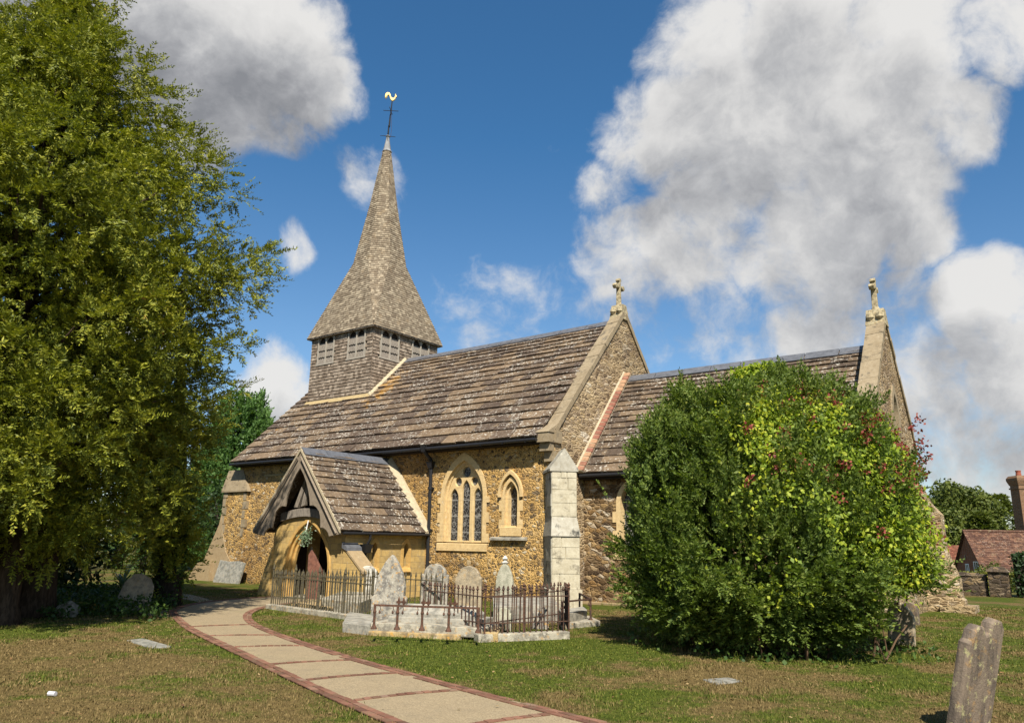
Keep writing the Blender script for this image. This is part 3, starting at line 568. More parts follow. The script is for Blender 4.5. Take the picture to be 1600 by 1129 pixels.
def stone_cross(name, c, hgt, facing, mat='cross_stone'):
    h, a, w = hgt, hgt*.34, hgt*.05
    lp = [(-w*1.5, 0), (w*1.5, 0), (w, h*.48)]
    def flare(cx, cz, dx, dz):  # cusped arm end
        px, pz = -dz, dx; L = a; e = w*1.0; f = w*2.0
        return [(cx+dx*e+px*e*-1, cz+dz*e+pz*e*-1), (cx+dx*L*.55-px*e*.8, cz+dz*L*.55-pz*e*.8), (cx+dx*L*.68-px*f, cz+dz*L*.68-pz*f), (cx+dx*L*.86-px*f*.8, cz+dz*L*.86-pz*f*.8), (cx+dx*L, cz+dz*L), (cx+dx*L*.86+px*f*.8, cz+dz*L*.86+pz*f*.8), (cx+dx*L*.68+px*f, cz+dz*L*.68+pz*f), (cx+dx*L*.55+px*e*.8, cz+dz*L*.55+pz*e*.8), (cx+dx*e+px*e, cz+dz*e+pz*e)]
    cz = h*.70; lp = [(-w*1.5, 0), (w*1.5, 0)]+flare(0, cz, 1, 0)[0:]+flare(0, cz, 0, 1)+flare(0, cz, -1, 0)
    m_ = MB(); ex = np.array([math.cos(facing), math.sin(facing), 0]); ez = np.cross(ex, (0, 0, 1)); m_.plate([lp], .17, np.array(c)+ez*.085, ex, (0, 0, 1), ez, 0, .02)
    b = np.array(c); m_.lathe((b[0], b[1], b[2]-.02), [(.14, 0), (.12, .08), (.075, .16), (.06, .22)], 8)
    return m_.build(name, mat, CH)
def cross_base(c, w, h):
    m_ = MB(); x, y, z = c; m_.hexa([(x-w, y-w*1.1, z-h), (x+w, y-w*1.1, z-h), (x+w, y+w*1.1, z-h), (x-w, y+w*1.1, z-h)], [(x-w*.9, y-.15, z), (x+w*.9, y-.15, z), (x+w*.9, y+.15, z), (x-w*.9, y+.15, z)])
    for s_ in (-1, 1): m_.lathe((x+w*.5*s_, y-.24, z-.3), [(.05, -.1), (.13, 0), (.10, .12), (.03, .2)], 8); m_.lathe((x+w*.5*s_, y+.24, z-.3), [(.05, -.1), (.13, 0), (.10, .12), (.03, .2)], 8)
    return m_.build('cross_base', 'cross_stone', CH)
cross_base((-.22, YR, ap+.44), .28, .62); stone_cross('gable_cross', (-.22, YR, ap+.44), 1.12, R(90))
# --- windows
def lead_window(parts, name):  # parent frame then panes
    pass
def toothed(cx, z0, zs, hw, za, n=10, d=.12, bh=.31):
    "stone surround with blocks of alternate length"
    a = arch(cx, zs, zs, hw, za, n)[1:-1]; L = []; z = z0; k = 0
    while z < zs-.02:
        w = hw+(d if k % 2 == 0 else 0); zt = min(z+bh*random.uniform(.85, 1.2), zs); L += [(w, z), (w, zt)]; z = zt; k += 1
    return [(cx-w, z) for w, z in L]+a+[(cx+w, z) for w, z in L[::-1]]
mb = MB(); mb.plate([toothed(BW, 1.9, 3.45, 1.06, 5.02), arch(BW, 1.9, 3.45, .90, 4.74)], .2, (0, -.03, 0), XS, YS, ZS)
mb.plate([arch(BW, 1.9, 3.45, .915, 4.76), arch(BW, 1.9, 3.45, .81, 4.62)], .2, (0, .09, 0), XS, YS, ZS)
for s_ in (0,): mb.hexa([(BW-1.16, -.05, 1.60), (BW+1.12, -.05, 1.60), (BW+1.12, .3, 1.60), (BW-1.16, .3, 1.60)], [(BW-1.16, -.05, 1.84), (BW+1.12, -.05, 1.84), (BW+1.12, .3, 1.98), (BW-1.16, .3, 1.98)])
win = mb.build('window', 'dressed_cream', CH)
mb = MB(); lw = .185
holes = [arch(BW+o_, 1.95, zs, lw, za, 6) for o_, zs, za in ((-.54, 3.42, 3.76), (0, 3.66, 4.05), (.54, 3.42, 3.76))]+[circ(BW, 4.34, .19), circ(BW-.37, 4.00, .15), circ(BW+.37, 4.00, .15)]
mb.plate([arch(BW, 1.9, 3.45, .83, 4.66)]+holes, .14, (0, .13, 0), XS, YS, ZS, 0, .018); mb.build('tracery', 'dressed_cream', win)
mb = MB(); mb.plate([arch(BW, 1.93, 3.45, .80, 4.6)], .02, (0, .22, 0), XS, YS, ZS); mb.build('pane', 'leaded_glass', win)
mb = MB(); mb.plate([toothed(SW_, 2.36, 3.42, .38, 4.08, 8, .12), arch(SW_, 2.4, 3.45, .27, 3.93)], .25, (0, -.025, 0), XS, YS, ZS)
mb.plate([arch(SW_, 2.38, 3.45, .29, 3.95), arch(SW_, 2.45, 3.45, .19, 3.80)], .2, (0, .10, 0), XS, YS, ZS)
mb.hexa([(SW_-.44, -.05, 2.12), (SW_+.44, -.05, 2.12), (SW_+.44, .3, 2.12), (SW_-.44, .3, 2.12)], [(SW_-.44, -.05, 2.40), (SW_+.44, -.05, 2.40), (SW_+.44, .3, 2.47), (SW_-.44, .3, 2.47)])
win = mb.build('window', 'dressed_cream', CH)
mb = MB(); oa, ia = arch(SW_, 3.4, 3.5, .50, 4.30, 8), arch(SW_, 3.4, 3.5, .41, 4.17, 8); mb.plate([oa+ia[::-1]], .12, (0, -.1, 0), XS, YS, ZS)
mb.build('hood_mould', 'dressed_cream', win)
mb = MB(); mb.plate([arch(SW_, 2.4, 3.45, .24, 3.86)], .02, (0, .27, 0), XS, YS, ZS); mb.build('pane', 'leaded_glass', win)
mb = MB(); mb.hexa([(SW_-.80, -.14, 1.98), (SW_+.68, -.14, 1.98), (SW_+.68, .1, 1.96), (SW_-.80, .1, 1.96)], [(SW_-.80, -.14, 2.05), (SW_+.68, -.14, 2.05), (SW_+.68, .1, 2.115), (SW_-.80, .1, 2.115)]); mb.build('sill', 'tomb_stone', win)
# --- diagonal buttress at the south-east corner of the nave
e1, e2 = np.array([.7071, -.7071, 0]), np.array([.7071, .7071, 0])
def bp(d, t, z): return tuple(e1*d+e2*t+np.array([0, 0, z]))
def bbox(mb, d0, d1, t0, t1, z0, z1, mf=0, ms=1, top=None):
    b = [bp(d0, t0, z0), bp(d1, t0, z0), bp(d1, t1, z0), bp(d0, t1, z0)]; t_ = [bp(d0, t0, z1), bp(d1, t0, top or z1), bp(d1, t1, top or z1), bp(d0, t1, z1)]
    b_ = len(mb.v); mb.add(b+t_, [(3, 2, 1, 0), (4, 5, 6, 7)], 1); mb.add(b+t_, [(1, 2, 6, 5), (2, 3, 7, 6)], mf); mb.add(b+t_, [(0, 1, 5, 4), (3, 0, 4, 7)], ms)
mb = MB(); c0 = .14
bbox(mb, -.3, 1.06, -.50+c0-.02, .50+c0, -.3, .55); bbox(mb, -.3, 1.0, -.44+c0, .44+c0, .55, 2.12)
b = [bp(-.3, -.47+c0, 2.12), bp(1.06, -.47+c0, 2.12), bp(1.06, .47+c0, 2.12), bp(-.3, .47+c0, 2.12)]; t_ = [bp(-.3, -.40+c0, 2.70), bp(.80, -.40+c0, 2.70), bp(.80, .40+c0, 2.70), bp(-.3, .40+c0, 2.70)]
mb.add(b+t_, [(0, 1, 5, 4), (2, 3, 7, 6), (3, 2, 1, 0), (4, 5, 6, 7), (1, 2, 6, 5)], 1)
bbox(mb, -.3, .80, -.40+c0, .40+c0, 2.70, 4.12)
g = [bp(.84, -.47+c0, 4.12), bp(.84, .45+c0, 4.12), bp(.84, .45+c0, 4.20), bp(.80, .02+c0, 4.86), bp(.84, -.47+c0, 4.20)]; mb.prism(g, tuple(-e1*1.2), 1)
def facing(mb, d, t0, t1, z0, z1, side, mi):
    "face of separately cut blocks; side 0 looks along the buttress, side 1 is its left flank"
    z = z0
    while z < z1-.05:
        h = min(random.uniform(.28, .46), z1-z); h = z1-z if z1-z-h < .12 else h; t = t0; cuts = [t0]+sorted(random.uniform(t0+.22, t1-.22) for _ in range(random.choice((0, 1, 1, 2)) if side == 0 else random.choice((0, 1))))+[t1]
        for a_, b_ in zip(cuts[:-1], cuts[1:]):
            if b_-a_ < .1: continue
            p = random.uniform(.008, .035); g_ = .006; i_ = lambda: random.uniform(-.006, .006)
            if side == 0: q4 = [(d, a_+g_), (d, b_-g_), (d+p, b_-g_-.012), (d+p, a_+g_+.012)]; lo4 = [bp(x, y, z+g_) for x, y in q4]; hi4 = [bp(x+(i_() if k > 1 else 0), y, z+h-g_) for k, (x, y) in enumerate(q4)]
            else: q4 = [(a_+g_, d), (b_-g_, d), (b_-g_-.012, d-p), (a_+g_+.012, d-p)]; lo4 = [bp(x, y, z+g_) for x, y in q4]; hi4 = [bp(x, y+(i_() if k > 1 else 0), z+h-g_) for k, (x, y) in enumerate(q4)]
            mb.add(lo4+hi4, [(0, 1, 2, 3), (7, 6, 5, 4), (0, 4, 5, 1), (1, 5, 6, 2), (2, 6, 7, 3), (3, 7, 4, 0)], mi)
        z += h
facing(mb, 1.06, -.50+c0, .48+c0, -.05, .55, 0, 0); facing(mb, 1.0, -.44+c0, .44+c0, .55, 2.10, 0, 0); facing(mb, .80, -.40+c0, .40+c0, 2.72, 4.10, 0, 0)
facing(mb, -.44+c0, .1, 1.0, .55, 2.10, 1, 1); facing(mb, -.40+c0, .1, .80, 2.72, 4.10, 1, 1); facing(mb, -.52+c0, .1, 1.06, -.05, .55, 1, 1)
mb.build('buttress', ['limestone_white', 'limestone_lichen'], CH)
# --- west buttress with its long flared foot
mb = MB(); mb.box((XW-.93, -.10, -.3), (XW+.9, .9, 4.02)); mb.build('west_buttress', 'rubble_gold', CH)
wb = CH.children[-1] if False else bpy.data.objects['west_buttress']
mb = MB(); mb.hexa([(XW-1.02, -.2, 3.98), (XW+1.02, -.2, 3.98), (XW+1.02, .95, 3.98), (XW-1.02, .95, 3.98)], [(XW-1.02, -.2, 4.06), (XW+.98, -.2, 4.06), (XW+.25, .0, 5.0), (XW-.9, .0, 5.0)]); mb.build('weathering', 'coping_stone', wb)
mb = MB()
mb.prism([(XW-.93, -.14, 3.05), (XW-1.05, -.14, 2.5), (XW-2.15, -.14, .62), (XW-2.15, -.14, -.2), (XW+.45, -.14, -.2), (XW+.3, -.14, .72), (XW-.35, -.14, 1.35), (XW-.8, -.14, 2.4)], (0, 1.1, 0))
mb.prism([(XW-2.15, -.32, .80), (XW-2.75, -.32, .25), (XW-2.85, -.32, -.3), (XW-1.15, -.32, -.3), (XW-1.15, -.32, .82)], (0, 1.3, 0)); mb.build('flared_foot', 'render_sand', wb)
mb = MB()
for k in range(8): mb.box((XW-.95, -.125, .95+k*.4), (XW-.95+(.34 if k % 2 else .22), .3, .95+k*.4+.37))
mb.build('quoin_column', 'coping_stone', wb); mb = MB()
for k in range(5): mb.box((XW+.62, -.12, 2.0+k*.4), (XW+.62+(.3 if k % 2 else .2), .0, 2.0+k*.4+.35))
mb.build('quoin_column', 'coping_stone', wb)
# --- chancel
mb = MB(); LX = 1.72
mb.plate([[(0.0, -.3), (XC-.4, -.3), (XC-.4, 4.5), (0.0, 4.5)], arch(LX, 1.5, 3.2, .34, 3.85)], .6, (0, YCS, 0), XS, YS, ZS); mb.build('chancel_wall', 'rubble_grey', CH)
mb = MB(); yb = 2*YR-YCS; sc = (ZCR-ZCE)/(YR-YCE); ca = 8.98; cz = lambda y: ca-1.18*abs(y-YR)
wz = arch(YR+.1, 1.2, 4.4, 1.0, 6.2, 8)
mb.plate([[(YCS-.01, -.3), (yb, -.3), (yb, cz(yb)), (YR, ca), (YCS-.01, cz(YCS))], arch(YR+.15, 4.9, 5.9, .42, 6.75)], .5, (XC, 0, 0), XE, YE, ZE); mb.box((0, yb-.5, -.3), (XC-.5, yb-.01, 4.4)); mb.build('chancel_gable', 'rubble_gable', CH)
mb = MB(); mb.plate([arch(YR+.15, 4.85, 5.9, .56, 6.95), arch(YR+.15, 4.95, 5.9, .34, 6.65)], .25, (XC+.05, 0, 0), XE, YE, ZE); wn = mb.build('window', 'coping_stone', CH)
mb = MB(); mb.plate([arch(YR+.15, 4.9, 5.9, .36, 6.7)], .02, (XC-.15, 0, 0), XE, YE, ZE); mb.build('pane', 'leaded_glass', wn)
mb = MB(); slab_roof(mb, (.06, YCE, ZCE), (XC-.42, YCE, ZCE), (.06, YR, ZCR), (XC-.42, YR, ZCR), courses(17, .55), .52, .07, None, .04)
mb.add([(.02, YCE+.03, ZCE-.08), (XC-.42, YCE+.03, ZCE-.08), (XC-.42, YR, ZCR-.08), (.02, YR, ZCR-.08), (.02, 2*YR-YCE, ZCE-.08), (XC-.42, 2*YR-YCE, ZCE-.08)], [(0, 1, 2, 3), (3, 2, 5, 4)])
slab_roof(mb, (XC-.42, 2*YR-YCE, ZCE), (.06, 2*YR-YCE, ZCE), (XC-.42, YR, ZCR), (.06, YR, ZCR), courses(10, .55), .9, .055)
cr = mb.build('chancel_roof', 'stone_slab_plain', CH)
mb = MB()
for i in range(8):
    a, b = .25+i*1.1, .25+(i+1)*1.1-.03
    for s_ in (1, -1): mb.hexa([(a, YR, ZCR+.05), (b, YR, ZCR+.05), (b, YR-s_*.24, ZCR-.21), (a, YR-s_*.24, ZCR-.21)], [(a, YR, ZCR+.085), (b, YR, ZCR+.085), (b, YR-s_*.26, ZCR-.18), (a, YR-s_*.26, ZCR-.18)])
mb.build('ridge_capping', 'lead', cr)
# red tile strip bedded in mortar where the chancel roof meets the gable
a, b = np.array([YCE-.05, ZCE+.02]), np.array([YR, ZCR+.12]); t = (b-a)/np.linalg.norm(b-a); nn = np.array([-t[1], t[0]]); nn = -nn if nn[1] < 0 else nn; L = np.linalg.norm(b-a); mb = MB(); mo = MB(); n = 24
for i in range(n):
    p, q_ = a+t*(L*i/n+.02), a+t*(L*(i+1)/n-.02); mb.hexa([(.045, *(p+nn*.06)), (.27, *(p+nn*.06)), (.27, *(q_+nn*.06)), (.045, *(q_+nn*.06))], [(.045, *(p+nn*.15)), (.27, *(p+nn*.12)), (.27, *(q_+nn*.12)), (.045, *(q_+nn*.15))])
mo.hexa([(.005, *a), (.25, *a), (.25, *b), (.005, *b)], [(.005, *(a+nn*.145)), (.25, *(a+nn*.10)), (.25, *(b+nn*.10)), (.005, *(b+nn*.145))]); mo.hexa([(.003, *(a+nn*.145)), (.05, *(a+nn*.145)), (.05, *(b+nn*.145)), (.003, *(b+nn*.145))], [(.003, *(a+nn*.21)), (.045, *(a+nn*.165)), (.045, *(b+nn*.165)), (.003, *(b+nn*.21))])
fl = mo.build('flashing', 'mortar', cr); mb.build('tile', 'strip_tile', fl)
coping('chancel_coping', XC-.5, XC+.05, YCS-.2, cz(YCS-.2), YR, ca, 7); coping('chancel_coping', XC-.5, XC+.05, yb+.2, cz(YCS-.2), YR, ca, 7)
cross_base((XC-.22, YR, ca+.40), .29, .55); stone_cross('gable_cross', (XC-.22, YR, ca+.40), 1.05, R(90))
mb = MB(); mb.tube([(.1, YCE-.03, ZCE-.08), (XC-.45, YCE-.03, ZCE-.06)], .06, 10); mb.build('gutter', 'black_iron', CH)
mb = MB(); mb.box((.05, YCE+.05, ZCE-.2), (XC-.45, YCS, ZCE-.12)); mb.build('eaves_board', 'timber_dark', cr)
mb = MB(); mb.plate([toothed(LX, 1.42, 3.2, .46, 3.98, 8, .14), arch(LX, 1.5, 3.2, .30, 3.8)], .3, (0, YCS-.03, 0), XS, YS, ZS); wn = mb.build('window', 'dressed_cream', CH)
mb = MB(); mb.plate([arch(LX, 1.5, 3.2, .3, 3.8)], .02, (0, YCS+.26, 0), XS, YS, ZS); mb.build('pane', 'leaded_glass', wn)
mb = MB(); mb.box((.1, YCS-.35, -.2), (XC-.8, YCS+.1, .06)); mb.build('plinth', 'render_sand', CH)
def ebutt(y0, y1, name):   # east buttresses of the chancel, stepped and flared
    m_ = MB(); prof = [(XC-.1, -.3), (XC+1.0, -.3), (XC+1.0, .35), (XC+.92, .42), (XC+.92, .95), (XC+.62, 1.9), (XC+.62, 3.0), (XC-.1, 3.9)]
    m_.prism([(x, y0, z) for x, z in prof], (0, y1-y0, 0)); return m_.build(name, 'rubble_gable', CH)
ebutt(yb-.75, yb+.1, 'buttress')
mb = MB(); mb.box((XC+.35, yb-.95, -.3), (XC+1.3, yb+.25, .2)); mb.build('plinth', 'rubble_gable', CH)
# diagonal mass at the north-east corner, seen beyond the bush
mb = MB(); prof = [(XC-.2, -.3), (XC+.05, 4.2), (XC+.05, 3.4), (XC+.05, -.3)]
mb.prism([(XC-.6, yb, -.3), (XC-.6, yb+3.4, -.3), (XC-.6, yb+3.4, .9), (XC-.6, yb+2.6, 2.2), (XC-.6, yb+2.6, 3.1), (XC-.6, yb+2.3, 3.3), (XC-.6, yb, 4.0)], (.7, 0, 0)); mb.box((XC-.7, yb+2.3, -.3), (XC+.5, yb+3.9, .3))
mb.build('buttress', 'rubble_gable', CH)
mb = MB()
for k in range(7): mb.box((XC-.2, yb+2.45-(.4 if k % 2 else .2)+(max(0, 3-k)*.28 if k < 3 else 0), .32+k*.4), (XC+.125, yb+2.63+(max(0, 3-k)*.25 if k < 3 else 0), .32+k*.4+.37))
mb.build('quoin', 'ashlar_yellow', CH)
# --- belfry
ta = 2.22; xs0, xs1, ys0, ys1 = TX-ta, TX+ta, YR-ta, YR+ta; ZB = 11.86
zf = lambda y: ZE_+slope*(y-OV)
BEL = MB(); BEL.box((xs0+.06, ys0+.06, 7.6), (xs1-.06, ys1-.06, ZB)); BEL = BEL.build('belfry', 'timber_dark', CH)
swin = [(TX-1.10, 1.24), (TX+1.12, 1.24)]; ewin = [(YR-1.13, 1.24), (YR+.98, 1.24)]; wz0, wz1 = 10.36, 11.72
mb = MB(); nS = 25
tz = np.linspace(0, 1, nS+1)
def hs(p): return any(abs(p[0]-c) < w/2+.03 for c, w in swin) and p[2] > wz0-.08
def he(p): return any(abs(p[1]-c) < w/2+.03 for c, w in ewin) and p[2] > wz0-.08
slab_roof(mb, (xs0, ys0, 7.95), (xs1, ys0, 7.95), (xs0, ys0, ZB), (xs1, ys0, ZB), tz, .16, .036, hs, 0, .7, .6, .2)
slab_roof(mb, (xs1, ys0, 7.95), (xs1, ys1, 7.95), (xs1, ys0, ZB), (xs1, ys1, ZB), tz, .16, .036, he, 0, .7, .6, .2)
slab_roof(mb, (xs1, ys1, 7.95), (xs0, ys1, 7.95), (xs1, ys1, ZB), (xs0, ys1, ZB), tz, .16, .036, None, 0, .7, .6, .2)
slab_roof(mb, (xs0, ys1, 7.95), (xs0, ys0, 7.95), (xs0, ys1, ZB), (xs0, ys0, ZB), tz, .16, .036, None, 0, .7, .6, .2)
mb.build('shingle_cladding', 'shingle', BEL)
def louvre(o, ex, ez, w):
    "two-light belfry opening with scalloped boards"
    ex, ez = np.array(ex, float), np.array(ez, float); o = np.array(o, float); h = wz1-wz0; up = np.array([0, 0, 1.])
    m_ = MB(); q_ = .045
    for a, b, c, d in ((-w/2, -w/2+q_*1.6, 0, h), (w/2-q_*1.6, w/2, 0, h), (-q_*.8, q_*.8, 0, h), (-w/2-.06, w/2+.06, -.07, 0)):
        m_.prism([o+ex*a+up*c+ez*.05, o+ex*b+up*c+ez*.05, o+ex*b+up*d+ez*.05, o+ex*a+up*d+ez*.05], tuple(-ez*.16))
    fr = m_.build('louvre_window', 'timber_frame', BEL)
    m_ = MB(); lw2 = (w-q_*4.8)/2
    for c in (-1, 1):
        cx = c*(q_*.8+lw2/2)
        head = [(cx-lw2/2, h*.74), (cx-lw2/2, h), (cx+lw2/2, h), (cx+lw2/2, h*.74)]+[p for p in arch(cx, h*.74, h*.74, lw2/2*.98, h*.985, 6)[1:-1]][::-1]
        m_.plate([head], .05, o+ez*.03, ex, up, ez)
        for k, (z0, z1, dp) in enumerate(((.52, .78, .03), (.27, .56, .03), (.02, .31, .03))):
            n_ = 3; bot = []
            for i in range(n_):
                for j in range(5): th = math.pi*j/4; bot.append((cx-lw2/2+lw2*(i+.5-.5*math.cos(th))/n_, h*z0-.05*math.sin(th)))
            lp = bot+[(cx+lw2/2, h*z1), (cx-lw2/2, h*z1)]; tilt = unit(up-ez*.16); m_.plate([[(x_, z_-h*z0) for x_, z_ in lp]], .025, o+up*h*z0+ez*dp, ex, tilt, np.cross(ex, tilt))
    m_.build('louvre_board', 'timber_grey', fr)
for c, w in swin: louvre((c, ys0, wz0), (1, 0, 0), (0, -1, 0), w)
for c, w in ewin: louvre((xs1, c, wz0), (0, 1, 0), (1, 0, 0), w)
mb = MB(); zb = zf(ys0)
mb.prism([(xs0-.12, ys0-.20, zb-.11), (xs1+.12, ys0-.20, zb-.11), (xs1+.12, ys0, zb+.13), (xs0-.12, ys0, zb+.13)], (0, .03, -.06)); mb.build('flashing', 'mortar_gold', BEL)
mb = MB(); mb.hexa([(xs1, ys0-.1, zf(ys0-.1)+.02), (xs1+.16, ys0-.1, zf(ys0-.1)+.0), (xs1+.16, YR-.1, zf(YR-.1)), (xs1, YR-.1, zf(YR-.1)+.02)], [(xs1, ys0-.1, zf(ys0-.1)+.20), (xs1+.16, ys0-.1, zf(ys0-.1)+.08), (xs1+.16, YR-.1, zf(YR-.1)+.08), (xs1, YR-.1, zf(YR-.1)+.20)]); mb.build('flashing', 'mortar', BEL)
# --- spire: square skirt broached into an octagon
def octa(a, z): c = a*math.tan(math.pi/8); return [(TX+x, YR+y, z) for x, y in ((-c, -a), (c, -a), (a, -c), (a, c), (c, a), (-c, a), (-a, c), (-a, -c))]
b_ = 2.42; z0, z1, z2 = 11.74, 15.75, 22.55; K1, K2 = octa(1.33, z1), octa(.19, z2); sq = [(TX+x*b_, YR+y*b_, z0) for x, y in ((-1, -1), (1, -1), (1, 1), (-1, 1))]
mid = octa(.70, 19.2)
core = MB(); core.add(sq+K1+mid+K2, [(0, 1, 5, 4), (1, 2, 7, 6), (2, 3, 9, 8), (3, 0, 11, 10), (1, 6, 5), (2, 8, 7), (3, 10, 9), (0, 4, 11)]+[(4+k*8+i, 4+k*8+(i+1) % 8, 12+k*8+(i+1) % 8, 12+k*8+i) for k in range(2) for i in range(8)]+[(3, 2, 1, 0)])
SPI = core.build('spire', 'timber_dark', CH)
mb = MB(); nl = 33
low = np.linspace(0, 1, nl+1)
for A, B, C, D in ((sq[0], sq[1], K1[0], K1[1]), (sq[1], sq[2], K1[2], K1[3]), (sq[2], sq[3], K1[4], K1[5]), (sq[3], sq[0], K1[6], K1[7]), (sq[1], sq[1], K1[1], K1[2]), (sq[2], sq[2], K1[3], K1[4]), (sq[3], sq[3], K1[5], K1[6]), (sq[0], sq[0], K1[7], K1[0])):
    slab_roof(mb, A, B, C, D, low, .15, .03, None, 0, .7, .6, .2)
for i in range(8): slab_roof(mb, K1[i], K1[(i+1) % 8], mid[i], mid[(i+1) % 8], np.linspace(0, 1, 29), .14, .03, None, 0, .7, .6, .2); slab_roof(mb, mid[i], mid[(i+1) % 8], K2[i], K2[(i+1) % 8], np.linspace(0, 1, 28), .13, .028, None, 0, .7, .6, .2)
mb.build('shingle_cladding', 'shingle_spire', SPI)
mb = MB(); mb.prism([(sq[0][0], sq[0][1], z0-.05), (sq[1][0], sq[1][1], z0-.05), (sq[2][0], sq[2][1], z0-.05), (sq[3][0], sq[3][1], z0-.05)], (0, 0, .04)); mb.build('soffit', 'timber_grey', SPI)
mb = MB(); mb.lathe((TX, YR, z2-.06), [(.27, 0), (.26, .05), (.21, .12), (.10, .75), (.085, .9)], 8); mb.lathe((TX, YR, z2+.84), [(.10, 0), (.13, .05), (.07, .12)], 10); mb.build('lead_cap', 'lead_pale', SPI)
WV = MB(); zt = z2+.9
WV.tube([(TX, YR, zt), (TX+.02, YR, zt+.55), (TX+.06, YR, zt+.62), (TX+.09, YR, zt+1.25), (TX+.12, YR, zt+1.3), (TX+.17, YR, zt+2.12)], [.045, .04, .05, .036, .04, .028], 8)
WV.lathe((TX+.05, YR, zt+.60), [(.03, -.08), (.07, 0), (.03, .08)], 8)
WV = WV.build('weathervane', 'black_iron', CH)
mb = MB()
for k in range(4): an = R(45+90*k); mb.tube([(TX, YR, zt+.02), (TX+.42*math.cos(an), YR+.42*math.sin(an), zt+.0)], [.02, .012], 6)
mb.build('spike', 'black_iron', WV)
mb = MB()
for an in (R(-55), R(35)): mb.tube([(TX+.115-.42*math.cos(an), YR-.42*math.sin(an), zt+1.55), (TX+.115+.42*math.cos(an), YR+.42*math.sin(an), zt+1.5)], .017, 6)
mb.build('cross_arm', 'black_iron', WV)
mb = MB(); mb.tube([(TX+.13, YR+.05, zt+1.3), (TX+.18, YR+.06, zt+.4), (TX+.16, YR+.05, zt-.1)], .008, 5); mb.build('conductor_wire', 'rust_brown', WV)
ckl = [(.02, 0), (.10, .05), (.17, .12), (.20, .24), (.27, .28), (.21, .36), (.20, .46), (.13, .44), (.14, .33), (.10, .22), (.02, .20), (-.06, .26), (-.10, .42), (-.18, .54), (-.30, .56), (-.40, .46), (-.42, .28), (-.38, .12), (-.34, .26), (-.30, .12), (-.28, .30), (-.24, .38), (-.18, .36), (-.14, .22), (-.08, .08)]
mb = MB(); mb.plate([ckl], .10, np.array((TX+.17, YR, zt+2.08))+np.cross(cR0, (0, 0, 1))*.05, cR0, (0, 0, 1), np.cross(cR0, (0, 0, 1)), 0, .03); mb.build('cockerel', 'gold', WV)
# ================================================================== porch
PX, PWc, PY = -7.68, -7.46, -3.8; PZA, PZE, PHW = 4.92, 2.18, 2.29
arch_out = arch(PWc, -.3, .95, 1.16, 2.52)
top = [(PWc+1.86*math.cos(a), 2.05+.70*math.sin(a)) for a in np.linspace(0, math.pi, 14)]
mb = MB(); mb.plate([[(PWc-1.86, -.3), (PWc+1.86, -.3)]+top, arch_out], .3, (0, PY, 0), XS, YS, ZS)
PO = mb.build('porch', 'ashlar_yellow', CH)
mb = MB(); xr = PWc+1.86; hl = [arch(y, 1.02, 1.62, .13, 1.86, 5) for y in (-2.5, -1.0)]
mb.plate([[(PY+.30, -.3), (0, -.3), (0, 2.25), (PY+.30, 2.25)]]+hl, .3, (xr, 0, 0), XE, YE, ZE)
xl = PWc-1.86; mb.build('side_wall', 'ashlar_yellow', PO); mb = MB(); mb.plate([[(PY+.30, -.3), (0, -.3), (0, 2.25), (PY+.30, 2.25)], arch(-2.3, .98, 1.5, .16, 1.72, 5)], .3, (xl+.3, 0, 0), XE, YE, ZE)
mb.build('side_wall', 'ashlar_yellow', PO)
for y in (-2.5, -1.0):
    mb = MB(); mb.plate([arch(y, .98, 1.62, .24, 2.0, 6), arch(y, 1.02, 1.62, .12, 1.84, 5)], .12, (xr+.025, 0, 0), XE, YE, ZE); mb.hexa([(xr, y-.22, .86), (xr+.08, y-.22, .86), (xr+.08, y+.22, .86), (xr, y+.22, .86)], [(xr, y-.22, 1.04), (xr+.04, y-.22, .98), (xr+.04, y+.22, .98), (xr, y+.22, 1.04)])
    wn = mb.build('window', 'arch_orange', PO)
mb = MB(); mb.plate([arch(-2.3, .98, 1.5, .16, 1.72, 5)], .02, (xl+.12, 0, 0), XE, YE, ZE); mb.box((xl+.13, -2.31, .98), (xl+.16, -2.29, 1.72)); mb.box((xl+.13, -2.46, 1.33), (xl+.16, -2.14, 1.35)); mb.build('side_light', 'pale_glass', PO)
mb = MB()
for k, (ho, hi, y, th) in enumerate(((1.24, 1.10, PY-.03, .16), (1.12, 1.00, PY+.07, .14), (1.02, .90, PY+.17, .12))):
    zo = lambda h_: 1.30+h_*1.07
    mb.plate([arch(PWc, -.3, .95, ho, zo(ho), 10), arch(PWc, -.31, .95, hi, zo(hi), 10)] if False else [arch(PWc, -.3, .95, ho, zo(ho), 10)+arch(PWc, -.3, .95, hi, zo(hi), 10)[::-1]], th, (0, y, 0), XS, YS, ZS, 0, .025)
mb.build('archway', 'arch_orange', PO)
mb = MB(); mb.box((xl+.3, -.06, -.2), (xr-.3, -.005, 3.0)); mb.box((xr-.34, PY+.5, -.2), (xr-.302, -.06, 2.2)); mb.build('plaster', 'plaster', PO)
mb = MB(); mb.box((xl+.5, -.12, -.1), (xl+2.3, -.061, 2.3)); mb.box((xl+.30, -2.0, -.1), (xl+.34, -.1, 2.2)); mb.box((xl+.30, PY+.3, -.1), (xl+.34, -2.6, 2.2)); mb.build('door_and_lining', 'door_lining_dark', PO)  # inner door, plus dark sheets lining the west wall inside
mb = MB(); mb.box((xl+.1, PY+.05, -.3), (xr-.1, 0, .01)); mb.build('floor', 'kerb_stone', PO)
mb = MB()  # buttresses either side of the porch front
